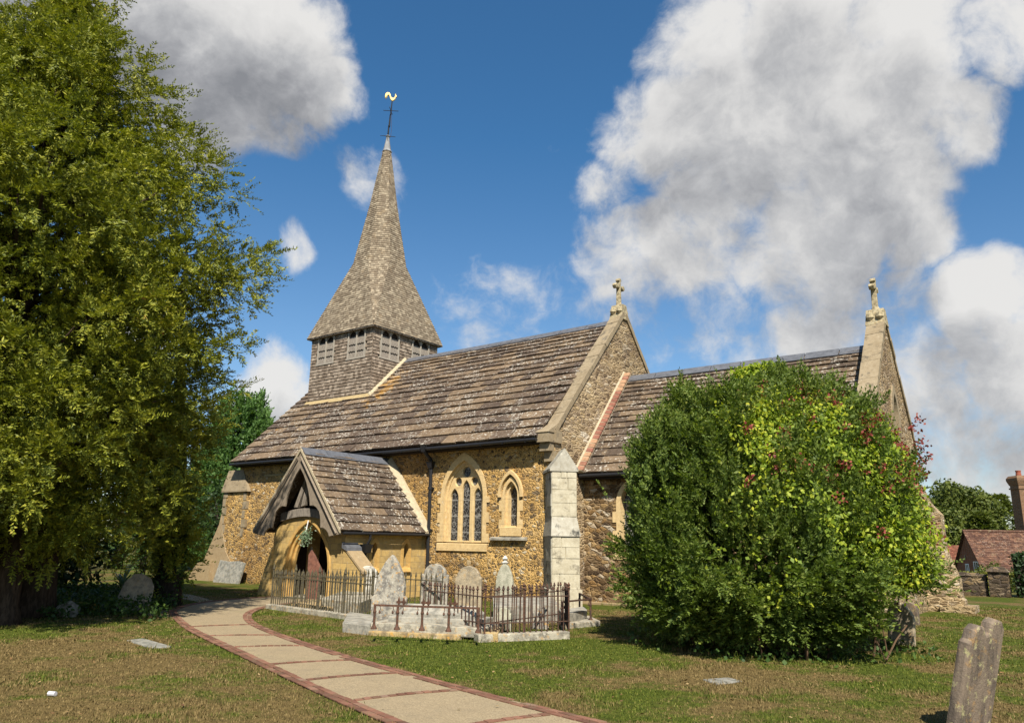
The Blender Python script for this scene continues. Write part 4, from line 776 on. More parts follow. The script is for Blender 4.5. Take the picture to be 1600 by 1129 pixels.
mb.prism([(xr, PY-.06, -.3), (xr+.95, PY-.06, -.3), (xr+.95, PY-.06, .95), (xr, PY-.06, 1.72)], (0, .55, 0)); mb.build('buttress', 'ashlar_yellow', PO); mb = MB(); mb.prism([(xl, PY-.06, -.3), (xl-.62, PY-.06, -.3), (xl-.58, PY-.06, .2), (xl, PY-.06, 1.65)], (0, .55, 0)); mb.build('buttress', 'ashlar_yellow', PO)
mb = MB(); mb.hexa([(xr-.02, PY-.09, 1.70), (xr+1.0, PY-.09, .88), (xr+1.0, PY+.52, .88), (xr-.02, PY+.52, 1.70)], [(xr-.02, PY-.09, 1.78), (xr+1.0, PY-.09, .96), (xr+1.0, PY+.52, .96), (xr-.02, PY+.52, 1.78)]); mb.build('weathering', 'render_sand', PO)
mb = MB(); mb.prism([(xr-.02, PY-.11, 1.66), (xr+.24, PY-.11, 1.56), (xr+.22, PY-.11, 1.68), (xr-.02, PY-.11, 1.84)], (0, .64, 0)); mb.build('cap', 'lead', PO)
yF, yB = -4.22, -.02
mb = MB(); tsp = courses(12, .62)
slab_roof(mb, (PX+PHW, yF, PZE), (PX+PHW, yB, PZE), (PX, yF, PZA), (PX, yB, PZA), tsp, .46, .062)
slab_roof(mb, (PX-PHW, yB, PZE), (PX-PHW, yF, PZE), (PX, yB, PZA), (PX, yF, PZA), tsp, .46, .062)
mb.add([(PX+PHW-.02, yF+.03, PZE-.05), (PX+PHW-.02, yB, PZE-.05), (PX, yB, PZA-.05), (PX, yF+.03, PZA-.05), (PX-PHW+.02, yF+.03, PZE-.05), (PX-PHW+.02, yB, PZE-.05)], [(0, 1, 2, 3), (3, 2, 5, 4)])
pr = mb.build('porch_roof', 'stone_slab_plain', PO)
mb = MB()
for i in range(4):
    a, b = yF+.02+i*1.05, yF+.02+(i+1)*1.05-.02; b = min(b, yB)
    for s_ in (1, -1): mb.hexa([(PX, a, PZA+.05), (PX, b, PZA+.05), (PX+s_*.21, b, PZA-.19), (PX+s_*.21, a, PZA-.19)], [(PX, a, PZA+.085), (PX, b, PZA+.085), (PX+s_*.24, b, PZA-.18), (PX+s_*.24, a, PZA-.18)])
mb.build('ridge_capping', 'lead', pr)
mb = MB(); dz = (PZA-PZE)/PHW
for s_ in (1, -1): mb.hexa([(PX, yF-.025, PZA-.06), (PX+s_*PHW, yF-.025, PZE-.06), (PX+s_*PHW, yF+.03, PZE-.06), (PX, yF+.03, PZA-.06)], [(PX, yF-.025, PZA+.04), (PX+s_*(PHW+.01), yF-.025, PZE+.05), (PX+s_*(PHW+.01), yF+.03, PZE+.05), (PX, yF+.03, PZA+.04)])
mb.build('verge_mortar', 'mortar', pr)
mb = MB(); f = lambda x, h, w: (PX+x, 0, PZA-dz*x+h)
mb.hexa([(PX+.12, -.32, PZA-dz*.12+.0), (PX+PHW+.05, -.32, PZE+.0), (PX+PHW+.05, 0, PZE+.0), (PX+.12, 0, PZA-dz*.12)], [(PX+.12, -.05, PZA-dz*.12+.30), (PX+PHW+.05, -.22, PZE+.09), (PX+PHW+.05, 0, PZE+.14), (PX+.12, 0, PZA-dz*.12+.30)]); mb.build('flashing', 'mortar', pr)
inner = [(0, .56), (.20, .78), (.38, 1.05), (.53, 1.36), (.62, 1.62), (.66, 1.84), (.84, 1.83), (1.00, 1.90), (1.15, 2.03), (1.22, 2.18), (1.26, 2.38), (1.28, 2.56), (1.42, 2.56), (1.56, 2.62), (1.68, 2.72), (1.73, 2.83)]
lp = [(PX+x, PZA-z-.08) for x, z in inner]+[(PX+PHW-.03, PZE-.10), (PX, PZA-.07), (PX-PHW+.03, PZE-.10)]+[(PX-x, PZA-z-.08) for x, z in inner[:0:-1]]
mb = MB(); mb.plate([lp], .07, (0, yF+.02, 0), XS, YS, ZS, 0, .012)
for s_ in (1, -1):  # raised roll along the outer edge
    mb.tube([(PX+s_*.10, yF-.06, PZA-.28), (PX+s_*(PHW-.12), yF-.06, PZE-.07)], .035, 6); 
mb.build('bargeboard', 'timber_pale', pr)
mb = MB(); bm_ = [(PX-1.25+2.5*i/12, 2.78+.16*math.sin(math.pi*i/12)) for i in range(13)]; lo_ = [(x, z-.28) for x, z in bm_]
mb.plate([lo_+bm_[::-1]], .16, (0, PY-.10, 0), XS, YS, ZS, 0, .015)
for s_ in (1, -1):
    mb.prism([(PX+s_*.06, PY-.04, 3.05), (PX+s_*.26, PY-.04, 3.0), (PX-s_*.10+s_*.0, PY-.04, 4.35), (PX-s_*.24, PY-.04, 4.1)] if s_ < 0 else [(PX+.30, PY-.04, 3.0), (PX+.44, PY-.04, 3.0), (PX+.30, PY-.04, 4.2), (PX+.20, PY-.04, 4.2)], (0, .12, 0))
mb.prism([(PX-.65, PY-.03, 2.98), (PX-.45, PY-.03, 2.98), (PX+.15, PY-.03, 4.3), (PX-.02, PY-.03, 4.3)], (0, .1, 0)); mb.build('truss', 'timber_grey', PO)
mb = MB(); mb.plate([[(PX-PHW+.3, 2.3), (PX+PHW-.3, 2.3), (PX, PZA-.25)]], .06, (0, PY+.30, 0), XS, YS, ZS); mb.build('gable_boarding', 'timber_dark', PO)
mb = MB(); mb.tube([(PX+PHW+.05, yF+.1, PZE-.06), (PX+PHW+.05, -.1, PZE-.05)], .045, 8); mb.tube([(PX+PHW+.05, -2.95, PZE-.08), (PX+PHW+.03, -2.95, PZE-.25), (xr+.1, -2.98, PZE-.5), (xr+.1, -2.98, PZE-.65), (xr+.1, -2.98, 0)], .045, 8); mb.hexa([(xr+.02, -3.1, 1.5), (xr+.2, -3.1, 1.5), (xr+.2, -2.86, 1.5), (xr+.02, -2.86, 1.5)], [(xr-.0, -3.16, 1.78), (xr+.26, -3.16, 1.78), (xr+.26, -2.8, 1.78), (xr, -2.8, 1.78)]); mb.build('gutter', 'black_iron', PO)
# ================================================================== trees and bushes
def trunk(name, parent, stems, mat, org):
    m_ = MB()
    for pts, rad in stems: m_.tube(pts, rad, 12)
    return m_.build(name, mat, parent, True)
def cat_(parts):
    vs, fs, b = [], [], 0
    for v, f in parts: vs.append(v); fs.append(f+b); b += len(v)
    return np.concatenate(vs), np.concatenate(fs)
# --- the big yew at the left
YB = G(-60, 968)
YT = empty('yew_tree', YB, 'huge old yew with drooping olive green boughs filling the left edge', 'tree')
pz = np.array([.8, 1.75, 2.6, 3.7, 4.8, 5.9, 7.4, 8.8, 9.8, 11.1, 12.2, 12.8, 13.5, 14.6, 15.6, 16.4, 17.2]); prr = np.array([2.9, 4.1, 4.8, 5.4, 5.5, 5.9, 5.9, 6.45, 6.45, 5.25, 4.2, 4.2, 3.6, 2.6, 1.1, .5, .1])*.95-.25-np.clip((pz-9.5)*.10, 0, .55)-np.clip((pz-13)*.25, 0, .6)
def bough_tree(base, n, zr, prof, per, K, L, Wd, sun_az=None, lx=0., ly=0., asc=.28, inner=.42, thick=.34, zpow=1.0, cut=0., csz=.5):
    O, D, Ls = [], [], []; limbs = []
    for i in range(n):
        z = zr[0]+(zr[1]-zr[0])*RNG.uniform(0, 1)**zpow; r = prof(z)*RNG.choice([RNG.uniform(.72, 1.0), RNG.uniform(.9, 1.06), RNG.uniform(.45, .8)], p=[.4, .4, .2]); az = RNG.uniform(0, 2*math.pi)
        d = np.array([math.cos(az), math.sin(az), 0]); sd = np.array([-d[1], d[0], 0]); r *= 1-cut*math.exp(-((az-R(105))/.6)**2); h = (z-zr[0])/(zr[1]-zr[0]+1e-6)
        zb = max(.6, z-asc*r-.5); lean = np.array([lx*h, ly*h, 0])
        p0 = base+np.array([0, 0, zb])+lean; p1 = base+d*r+np.array([0, 0, z])+lean
        nc = max(2, int(round(1.6+r*.95))); ts_ = inner+(1-inner)*(np.arange(nc)+RNG.uniform(.2, .9, nc))/nc; ts_[-1] = 1.0
        for k, t_ in enumerate(ts_):
            tipc = k == nc-1; off = 0 if tipc else RNG.normal(0, .30)*(1.15-t_)*r; c = p0+(p1-p0)*t_+sd*off; c[2] += math.sin(t_*math.pi*.9)*.08*r-abs(off)*.22+RNG.normal(0, thick)
            m = int(per*RNG.uniform(.75, 1.25)); R_ = csz*RNG.uniform(.7, 1.25); q = unit(rnd(m)); P = c+q*RNG.uniform(.15, 1, m)[:, None]**.6*np.array([R_, R_, R_*.8])
            dd = q*.75+d*.55+np.array([0, 0, .12])+rnd(m)*.22; dd[:, 2] -= np.where(q[:, 2] < 0, .35, 0)
            O.append(P); D.append(dd); Ls.append(RNG.uniform(.22, .50, m))
            if tipc: e_ = 4; O.append(np.tile(c, (e_, 1))+d*.15); D.append(d*.8+np.array([0, 0, .45])+rnd(e_)*.3); Ls.append(RNG.uniform(.5, .95, e_))
        if i % 3 == 0: limbs.append(([p0, p0+(p1-p0)*.4+np.array([0, 0, .06*r]), p0+(p1-p0)*.8+np.array([0, 0, .05*r])], [.09*min(1, r/4)+.02, .05, .015]))
    return np.concatenate(O), np.concatenate(D), np.concatenate(Ls), limbs
O, D, Ls, limbs = bough_tree(YB, 660, (1.9, 16.3), lambda z: np.interp(z, pz, prr), 14, 17, .17, .06, zpow=.9, cut=.35, csz=.42)
keep = (np.sin(np.arctan2(O[:, 1]-YB[1], O[:, 0]-YB[0])-R(125)) < .55) | (RNG.random(len(O)) < .45)      # the far side carries less detail
O, D, Ls = O[keep], D[keep], Ls[keep]
V, F = sprays(O, D, Ls, 27, .115, .034, .85, .16, .15); big_mesh('crown', V, F, 'yew_leaf', YT, YB)
t1, t2 = G(50, 962), G(5, 975)
trunk('trunk', YT, [([YB+np.array([0, 0, -.2]), YB+np.array([0, 0, 1.2]), YB+np.array([.05, 0, 4]), YB+np.array([0, .1, 9]), YB+np.array([0, 0, 15.5])], [.85, .62, .5, .3, .06]),
      ([t1+np.array([0, 0, -.2]), t1+np.array([.02, 0, .5]), t1+np.array([.0, -.05, 1.6]), t1+np.array([-.1, -.3, 4.2]), t1+np.array([-.1, -.8, 8])], [.62, .44, .40, .26, .1]),
      ([t2+np.array([0, 0, -.2]), t2+np.array([-.05, 0, .4]), t2+np.array([-.1, .05, 2.2]), t2+np.array([0, 0, 5])], [.42, .26, .2, .1])]+limbs, 'bark', YB)
# --- ivy-clad yew standing behind it
Y2 = G(258, 946)
T2 = empty('yew_tree', Y2, 'smaller ivy-clad yew between the huge yew and the church path', 'tree')
pr2 = lambda z: np.interp(z, [.6, 1.4, 3, 5, 7, 8.6, 9.4], [.35, .6, .85, 1.1, 1.0, .6, .1])
O, D, Ls, limbs = bough_tree(Y2, 95, (1.2, 9.2), pr2, 11, 15, .18, .07, lx=-.5, ly=-.9, csz=.4)
V, F = sprays(O, D, Ls, 24, .13, .04, .8, .18, .15); big_mesh('crown', V, F, 'yew_leaf', T2, Y2)
trunk('trunk', T2, [([Y2+np.array([0, 0, -.2]), Y2+np.array([.03, 0, .6]), Y2+np.array([0, .05, 2.4]), Y2+np.array([-.3, -.3, 8])], [.5, .36, .3, .06])]+limbs, 'bark_dark', Y2)
def leaf_shell(cs, rs, n, L, Wd, flat=.0, up=.3):
    "broad leaves spread over a set of ball-shaped clumps"
    cs, rs = np.array(cs), np.array(rs); w = rs**2/np.sum(rs**2); k = RNG.choice(len(cs), n, p=w); dr = unit(rnd(n)); rad = rs[k]*RNG.uniform(.62, 1.08, n)
    P = cs[k]+dr*rad[:, None]; T = unit(rnd(n)+np.array([0, 0, -.2])); Nn = unit(dr+np.array([0, 0, up])+rnd(n)*.5)
    return leaf_cards(P, T, Nn, L*RNG.uniform(.6, 1.3, n), Wd*RNG.uniform(.7, 1.3, n))
iv = [Y2+np.array([math.cos(a)*.3, math.sin(a)*.3, z]) for z in np.arange(.2, 3.2, .22) for a in RNG.uniform(0, 6.3, 3)]
V, F = leaf_shell(iv, [.24]*len(iv), 3800, .09, .075); big_mesh('ivy', V, F, 'ivy_leaf', T2, Y2)
# --- overgrown round yew bush on the right
BB = np.array([8.38, -4.68, 0]); BU = empty('bush', BB, 'big rounded yew bush overgrown with yellow-green climber and dark red berries', 'bush')
bz = np.array([.05, .5, 1.0, 1.5, 2.6, 3.6, 4.3, 4.6, 4.9]); brr = np.array([2.45, 2.95, 3.2, 3.3, 3.22, 2.85, 2.15, 1.45, .3])
def bush_r(z, az): return (np.interp(z, bz, brr)*.81-.12)*(1-.16*np.clip(((az-math.atan2(CAM[1]-BB[1], CAM[0]-BB[0])+math.pi) % (2*math.pi)-math.pi-.55)/.6, 0, 1)*np.clip((2.0-z)/1.2, 0, 1))*(1+.05*np.sin(3*az+1)+.045*np.sin(7*az+z*1.3)+.03*np.sin(13*az-z*2.1))
P, D = [], []
npl = 380; zc = RNG.uniform(0, 1, npl)**.9*4.1+.35; ac = RNG.uniform(0, 2*math.pi, npl); acam = math.atan2(CAM[1]-BB[1], CAM[0]-BB[0])
for zk_, ak in zip(zc, ac):
    rk = (ak-acam+math.pi) % (2*math.pi)-math.pi
    m = int(RNG.uniform(34, 60)*(.5 if (zk_ > 3.2 and rk > -.1) or rk > .75 else 1)*(1 if math.cos(ak-acam) > -.4 else .45)); rr = bush_r(zk_, ak)*RNG.uniform(.86, 1.03); o_ = np.array([math.cos(ak), math.sin(ak), 0]); c = BB+o_*rr+np.array([0, 0, zk_]); up_ = unit(o_*(.35 if zk_ > 1.6 else .75)+np.array([0, 0, 1.0 if zk_ > 1.6 else .25])+rnd(1)[0]*.15)
    hh = RNG.uniform(.45, .95); t_ = RNG.uniform(-.5, 1, m)*hh; w = .30*np.sqrt(np.clip(1-np.clip(t_, 0, 9)/hh, .03, 1)); q = unit(rnd(m)); P.append(c+up_*t_[:, None]+q*w[:, None]*RNG.uniform(.6, 1, m)[:, None]); D.append(up_*1.0+q*.5+rnd(m)*.2)
for ak in RNG.uniform(acam-1.7, acam+.75, 46):
    zk_ = RNG.uniform(.45, 1.0); m = int(RNG.uniform(26, 44)); o_ = np.array([math.cos(ak), math.sin(ak), 0]); c = BB+o_*bush_r(zk_, ak)*RNG.uniform(.8, .98)+np.array([0, 0, zk_]); q = unit(rnd(m)); P.append(c+q*RNG.uniform(.1, .36, m)[:, None]); D.append(o_*.6+q*.5+np.array([0, 0, -.15])+rnd(m)*.25)
n = 7500; z = RNG.uniform(0, 1, n)*4.9+.25; az = RNG.uniform(0, 2*math.pi, n); r = bush_r(z, az)*RNG.uniform(.3, .93, n); P.append(BB+np.stack([r*np.cos(az), r*np.sin(az), z], 1)); D.append(np.stack([np.cos(az), np.sin(az), np.full(n, .6)], 1)+rnd(n)*.4)
P, D = np.concatenate(P), np.concatenate(D); kp = (P[:, 2] > .22) | (RNG.random(len(P)) < .3); relp = (np.arctan2(P[:, 1]-BB[1], P[:, 0]-BB[0])-acam+math.pi) % (2*math.pi)-math.pi; kp &= ~((relp > .80) & (relp < 2.4) & (P[:, 2] < 1.15) & (np.hypot(P[:, 0]-BB[0], P[:, 1]-BB[1]) > 1.3))
# leading shoots that make the ragged top
tops = [PD(u, v-8, 15.0+RNG.uniform(-.4, .6)) for u, v in ((1022, 655), (1040, 640), (1052, 648), (1078, 612), (1086, 625), (1066, 640), (1150, 618), (1165, 612), (1180, 600), (1205, 578), (1218, 572), (1235, 578), (1262, 584), (1000, 685), (1120, 640), (1300, 595), (1330, 610))]
sp = np.concatenate([np.stack([np.array(t) - np.array([0, 0, 1]) * (h_+.25) + rnd(1)[0]*np.array([1, 1, .2])*(.05+.17*h_) for h_ in RNG.uniform(.0, 1.3, 85)]) for t in tops])
P = np.concatenate([P[kp], sp]); D = np.concatenate([D[kp], np.array([0, 0, 1.])+rnd(len(sp))*.3]); V, F = sprays(P, D, RNG.uniform(.22, .45, len(P)), 18, .095, .038, .85, .05, .15); big_mesh('foliage', V, F, 'bush_leaf', BU, BB)
n = 30000; z = RNG.uniform(0, 1, n)**.6*4.95+.35; az = RNG.uniform(0, 2*math.pi, n)
azc = math.atan2(CAM[1]-BB[1], CAM[0]-BB[0]); rel = (az-azc+math.pi) % (2*math.pi)-math.pi    # positive = towards the right of the photo
nzv = np.sin(az*5.1+z*1.7)+np.sin(az*9.3-z*2.9+1)+.8*np.sin(z*4.3+az*3); cov = np.clip((rel+.05)/.7, -.45, 1)+np.clip((z-2.9)/1.8, -.5, .75)
pr_ = np.clip(.12+.50*cov+.16*nzv, .015, 1); pr_ = np.where((z > 3.5) & (rel > -.25), np.maximum(pr_, .55+.22*nzv), pr_); pr_ = np.where(rel > .75, np.maximum(pr_, .45+.22*nzv), pr_); pr_[(rel > .7) & (z < 1.0)] = 0; pr_[(rel > 2.6)] *= .5; pr_[(rel < -.35) & (z < 3.6)] *= .22; pk = RNG.random(n) < pr_
r = bush_r(z, az)*RNG.uniform(1.0, 1.15, n)+np.clip((z-3.2)*.16, 0, .28); P = (BB+np.stack([r*np.cos(az), r*np.sin(az), z+np.clip((z-3.6)*.3, 0, .27)], 1))[pk]; out = np.stack([np.cos(az), np.sin(az), np.full(n, .35)], 1)[pk]
K_ = 5; Pk = (P[:, None]+rnd(len(P)*K_).reshape(-1, K_, 3)*.085).reshape(-1, 3); ok = np.repeat(out, K_, 0); T = unit(rnd(len(Pk))*.8+np.array([0, 0, -.5])); V, F = leaf_cards(Pk, T, unit(ok+rnd(len(Pk))*.55), RNG.uniform(.055, .115, len(Pk)), RNG.uniform(.04, .08, len(Pk))); big_mesh('climber', V, F, 'climber_leaf', BU, BB)
n = 330; z = 5.1-RNG.uniform(0, 1, n)**1.2*3.2; az = azc+RNG.uniform(-.3, 1.9, n); pr_ = np.clip(.28+.45*(az-azc)/1.5+.26*(z-3.6), 0, 1); pk = RNG.random(n) < pr_; z, az = z[pk], az[pk]
r = bush_r(z, az)*RNG.uniform(1.10, 1.19, len(z))+np.clip((z-3.2)*.16, 0, .28); P = BB+np.stack([r*np.cos(az), r*np.sin(az), z+.06+np.clip((z-3.6)*.3, 0, .27)], 1); P = np.concatenate([P]+[np.array([PD(u, v, 15.2)]) for u, v in ((1440, 700), (1448, 715), (1436, 688), (1428, 670), (1445, 742), (1434, 655))]); K_ = 26; Pk = (P[:, None]+rnd(len(P)*K_).reshape(-1, K_, 3)*.06).reshape(-1, 3)
V, F = leaf_cards(Pk, unit(rnd(len(Pk))), unit(rnd(len(Pk))), RNG.uniform(.04, .08, len(Pk)), RNG.uniform(.04, .07, len(Pk))); big_mesh('berries', V, F, 'climber_red', BU, BB)
mb = MB()
for i in range(44):
    a = azc+random.uniform(-1.5, 1.5); r0 = random.uniform(.3, 2.3); r1 = r0*random.uniform(.9, 1.25); c, s_ = math.cos(a), math.sin(a); h = random.uniform(.9, 2.4)
    mb.tube([BB+np.array([c*r0, s_*r0, -.02]), BB+np.array([c*(r0+r1)/2+random.gauss(0, .05), s_*(r0+r1)/2+random.gauss(0, .05), h*.5]), BB+np.array([c*r1, s_*r1, h])], [random.uniform(.010, .028), .012, .007], 6)
for pts in (((1335, 895, 12.9), (1345, 925, 12.8), (1356, 970, 12.7), (1383, 1030, 12.6)), ((1385, 1030, 12.7), (1400, 1000, 13.2), (1418, 975, 13.6)), ((1416, 940, 14.3), (1420, 910, 14.3), (1432, 870, 14.2), (1442, 830, 14.2), (1452, 800, 14.3)), ((1402, 945, 14.2), (1408, 915, 14.2), (1412, 880, 14.1))): mb.tube([PD(*p) for p in pts], [.016, .016, .013, .01, .008][:len(pts)], 6)
mb.build('stems', 'stem', BU)
n = 900; t_ = RNG.uniform(0, 2*math.pi, n); rr = RNG.uniform(1.4, 3.0, n); P = np.stack([BB[0]+rr*np.cos(t_), BB[1]+rr*np.sin(t_), RNG.uniform(.02, .12, n)], 1); V, F = leaf_cards(P, unit(rnd(n)+[0, 0, .3]), unit(rnd(n)*.5+[0, 0, 1]), RNG.uniform(.06, .13, n), RNG.uniform(.05, .09, n)); tag(big_mesh('ground_ivy', V, F, 'ivy_leaf'), 'low ivy creeping over the ground beneath the round bush', 'ground cover', kind='stuff')
# --- Irish yew behind the west end
IB = np.array([-27.6, 7.4, 0]); IR_ = empty('conifer', IB, 'dark green upright conifer behind the west end of the nave', 'tree')
P, D = [], []
cols = [(PD(u, v, 47+RNG.uniform(-1, 1)), RNG.uniform(.5, .8)) for u, v in ((352, 635), (370, 616), (384, 628), (398, 622), (405, 628), (412, 650), (417, 668), (340, 660), (328, 690), (360, 640), (318, 720), (305, 760), (290, 790), (270, 800), (405, 690), (380, 650), (345, 700))]
for tp, rr in cols:
    h = tp[2]; n = 330; zz = h*(1-RNG.uniform(0, 1, n)**1.0*.98); w = np.minimum(rr, (h-zz)*.32+.06)*1.15; a = RNG.uniform(0, 6.283, n); P.append(np.stack([tp[0]+w*np.cos(a), tp[1]+w*np.sin(a), zz], 1)); D.append(np.stack([np.cos(a)*.35, np.sin(a)*.35, np.ones(n)], 1)+rnd(n)*.25)
V, F = sprays(np.concatenate(P), np.concatenate(D), RNG.uniform(.5, .9, sum(map(len, P))), 11, .26, .12, .6, .0, .2); big_mesh('crown', V, F, 'irish_leaf', IR_, IB)
trunk('trunk', IR_, [([IB+np.array([0, 0, -.3]), IB+np.array([0, 0, 9])], [.5, .1])], 'bark_dark', IB)
# --- broad trees beyond the cottage and thickets closing the left background
def broad_tree(name, base, h, w, label, cat, leafmat, nl, L, clumps=60, lowz=.18, group=None, squash=1.0):
    e = empty(name, base, label, cat, group); cs, rs = [], []
    for i in range(clumps):
        d = unit(rnd(1)[0]+np.array([0, 0, .15])); k = RNG.uniform(.55, .92); c = np.array([0, 0, h*(.5+lowz*.4)])+d*np.array([w*.5, w*.5, h*(.5-lowz*.4)])*k; cs.append(base+c); rs.append(RNG.uniform(.11, .2)*w*squash)
    V, F = leaf_shell(cs, rs, nl, L, L*.62); big_mesh('crown', V, F, leafmat, e, base); st = [([base+np.array([0, 0, -.5]), base+np.array([0, 0, h*.3]), base+np.array([.1, .1, h*.75])], [w*.05, w*.04, w*.012])]
    for c in cs[::5]: st.append(([base+np.array([0, 0, h*.3]), (base+np.array([0, 0, h*.5])+np.array(c))/2, np.array(c)], [w*.02, w*.012, .03]))
    trunk('trunk', e, st, 'bark_dark', base); return e
def gnd(u, dep): p = PD(u, 880, dep); p[2] = zground(p[0], p[1]); return p
bt = gnd(1503, 108); broad_tree('oak_tree', bt, 1.9+109*108/1175-bt[2], 10.5, 'broad domed dark green tree behind the cottage roof', 'tree', 'oak_leaf', 26000, .55, 80)
def cone_tree(base, h, w, label, n=900):
    e = empty('fir_tree', base, label, 'tree'); z = RNG.uniform(.12, 1, n); a = RNG.uniform(0, 6.283, n); r = w*.5*(1-z)**.8*RNG.uniform(.6, 1.05, n); P = base+np.stack([r*np.cos(a), r*np.sin(a), z*h], 1); D = np.stack([np.cos(a), np.sin(a), np.full(n, .1)], 1)
    V, F = sprays(P, D, RNG.uniform(.7, 1.3, n), 9, .6, .22, .6, .1); big_mesh('crown', V, F, 'oak_leaf', e, base); trunk('trunk', e, [([base, base+np.array([0, 0, h*.9])], [.3, .05])], 'bark_dark', base)
for u, v, dep, w, lb in ((1551, 772, 112, 7, 'dark fir between the domed tree and the chimney'), (1574, 772, 114, 8, 'pointed dark fir just left of the tall chimney'), (1540, 800, 100, 7, 'low dark fir rising right behind the cottage ridge')):
    b = gnd(u, dep); cone_tree(b, PD(u, v, dep)[2]-b[2], w, lb)
b = gnd(1470, 92); broad_tree('bushy_tree', b, PD(1462, 775, 92)[2]-b[2], 6.5, 'shaded tree beside the chancel corner, left of the domed tree', 'tree', 'oak_leaf', 9000, .5, 40)
for (x, y, h, w, lb) in ((-34, 3, 7.5, 9, 'dark bushy tree closing the view behind the yew trunks'), (-27, -10, 5.5, 8, 'dark laurel thicket left of the side path behind the yews'), (-33, -14, 8, 10, 'dark broad tree beyond the left edge of the churchyard'), (-24, -18, 6, 8, 'dark thicket behind the brown yew trunk'), (-21, -2.2, 3.4, 3.2, 'light green shrub beside the flared west buttress'), (-30, -5, 6, 8, 'dark evergreen thicket behind the ivy-clad trunk'), (-15.5, -13.5, 3.6, 5.0, 'dark yew scrub directly behind the brown yew trunk'), (-16.5, -8.2, 3.2, 4.6, 'dark scrub between the ivy-clad trunk and the thickets'), (-14.5, -18.5, 4.2, 6.0, 'dark scrub at the left edge under the huge yew'), (-22.5, 2.5, 5.2, 4.0, 'evergreen shrub pressed against the west end of the church')):
    broad_tree('thicket' if h < 7 else 'bushy_tree', np.array([x, y, 0.]), h, w, lb, 'shrub' if h < 7 else 'tree', 'dark_leaf' if x != -21 else 'ivy_leaf', int(5500*w/7), .26 if w > 4 else .16, 40, .02)
# ================================================================== gravestones and tombs
def outl_round(w, h, sh=.0):
    "headstone with a round head between shoulders"
    if sh: r = w/2-sh; return [(-w/2, 0), (w/2, 0), (w/2, h-r*.95), (w/2-sh*.4, h-r*.82), (w/2-sh, h-r*.9)]+[(r*math.cos(a), h-r*.8+r*.8*math.sin(a)) for a in np.linspace(0, math.pi, 11)]+[(-w/2+sh, h-r*.9), (-w/2+sh*.4, h-r*.82), (-w/2, h-r*.95)]
    return [(-w/2, 0), (w/2, 0), (w/2, h-w*.35)]+[(w/2*math.cos(a), h-w*.35+w*.35*math.sin(a)) for a in np.linspace(0, math.pi, 13)][1:-1]+[(-w/2, h-w*.35)]
def headstone(base, outline, th, face, mat, label, lean=0., tilt=0., name='gravestone', group=None, bev=.018, roll=0.):
    vs, fs = plate_mesh([outline], th, bev); me = bpy.data.meshes.new(name); rm = Matrix.Rotation(roll, 3, Vector((base[0]-CAM[0], base[1]-CAM[1], 0)).normalized()) @ Matrix.Rotation(face, 3, 'Z') @ Matrix.Rotation(lean, 3, 'Y') @ Matrix.Rotation(R(90)+tilt, 3, 'X')
    me.from_pydata([tuple(rm @ Vector((v[0]+random.gauss(0, .003), v[1]-.12, v[2]))) for v in vs], [], fs); me.update(); me.materials.append(M[mat]); o = link(name, me, None, tuple(base)); return tag(o, label, 'gravestone', group)
camang = lambda b: math.atan2(CAM[1]-b[1], CAM[0]-b[0])+R(90)
fc = R(22)
b = G(572, 942); headstone(b, outl_round(.80, 1.25, .07), .12, R(14), 'grave_white', 'white round-headed gravestone by the porch wall, black lichen on its head')
b = G(606, 975); headstone(b, [(-.42, 0), (.42, 0), (.44, .72), (.36, .78), (.37, .98), (.29, 1.28), (.16, 1.52), (.05, 1.66), (0, 1.70), (-.05, 1.66), (-.16, 1.52), (-.29, 1.28), (-.37, .98), (-.36, .78), (-.44, .72)], .16, R(24), 'grave_speckled', 'tall pointed gravestone speckled with orange lichen, at the low rail', R(1.5), bev=.03)
b = G(678, 957); headstone(b, outl_round(.80, 1.42, .07), .13, R(16), 'grave_speckled', 'grey lichened gravestone with a round head, just below the downpipe')
b = G(731, 960); headstone(b, [(-.38, 0), (.38, 0), (.38, 1.08), (.33, 1.12), (.31, 1.2), (.2, 1.33), (0, 1.40), (-.2, 1.33), (-.31, 1.2), (-.33, 1.12), (-.38, 1.08)], .12, R(18), 'grave_buff', 'plain buff gravestone under the three-light window')
b = G(788, 955); o = headstone(b, [(-.26, 0), (.26, 0), (.25, .95), (.20, 1.18), (.11, 1.36), (0, 1.47), (-.11, 1.36), (-.20, 1.18), (-.25, .95)], .13, R(18), 'grave_pale', 'narrow pointed gravestone tipped with a white finial, near the buttress')
mb = MB(); mb.lathe((b[0], b[1], 1.28), [(.05, 0), (.10, .06), (.04, .12), (.09, .17), (.02, .26)], 7); mb.build('finial', 'grave_white', o, org=tuple(b))
b = G(489, 940, .0); headstone(b, [(-.24, 0), (.20, 0), (.24, 1.08), (-.05, 1.54), (-.18, 1.70), (-.26, 1.55)], .09, R(20), 'grave_rose', 'rust red gravestone with a slanting top, in front of the porch arch', bev=.01)
for (u, v, w, h, lb) in ((787, 985, .36, .62, 'left-hand small round footstone inside the spear railing'), (845, 982, .38, .62, 'right-hand small round footstone inside the spear railing')): headstone(G(u, v), outl_round(w, h, .04), .10, R(28), 'grave_speckled' if u > 800 else 'grave_pale', lb, name='footstone')
b = G(1410, 1007); headstone(b, [(-.26, 0), (.24, 0), (.25, .70), (.17, .82), (.05, .93), (-.10, .97), (-.22, .9), (-.27, .74)], .11, camang(b)-R(22), 'grave_buff', 'small pale gravestone half hidden by the right side of the bush', R(4))
b = G(1424, 975); headstone(b, outl_round(.42, .68, .04), .10, camang(b)-R(25), 'grave_brown', 'small dark gravestone behind the pale one by the bush')
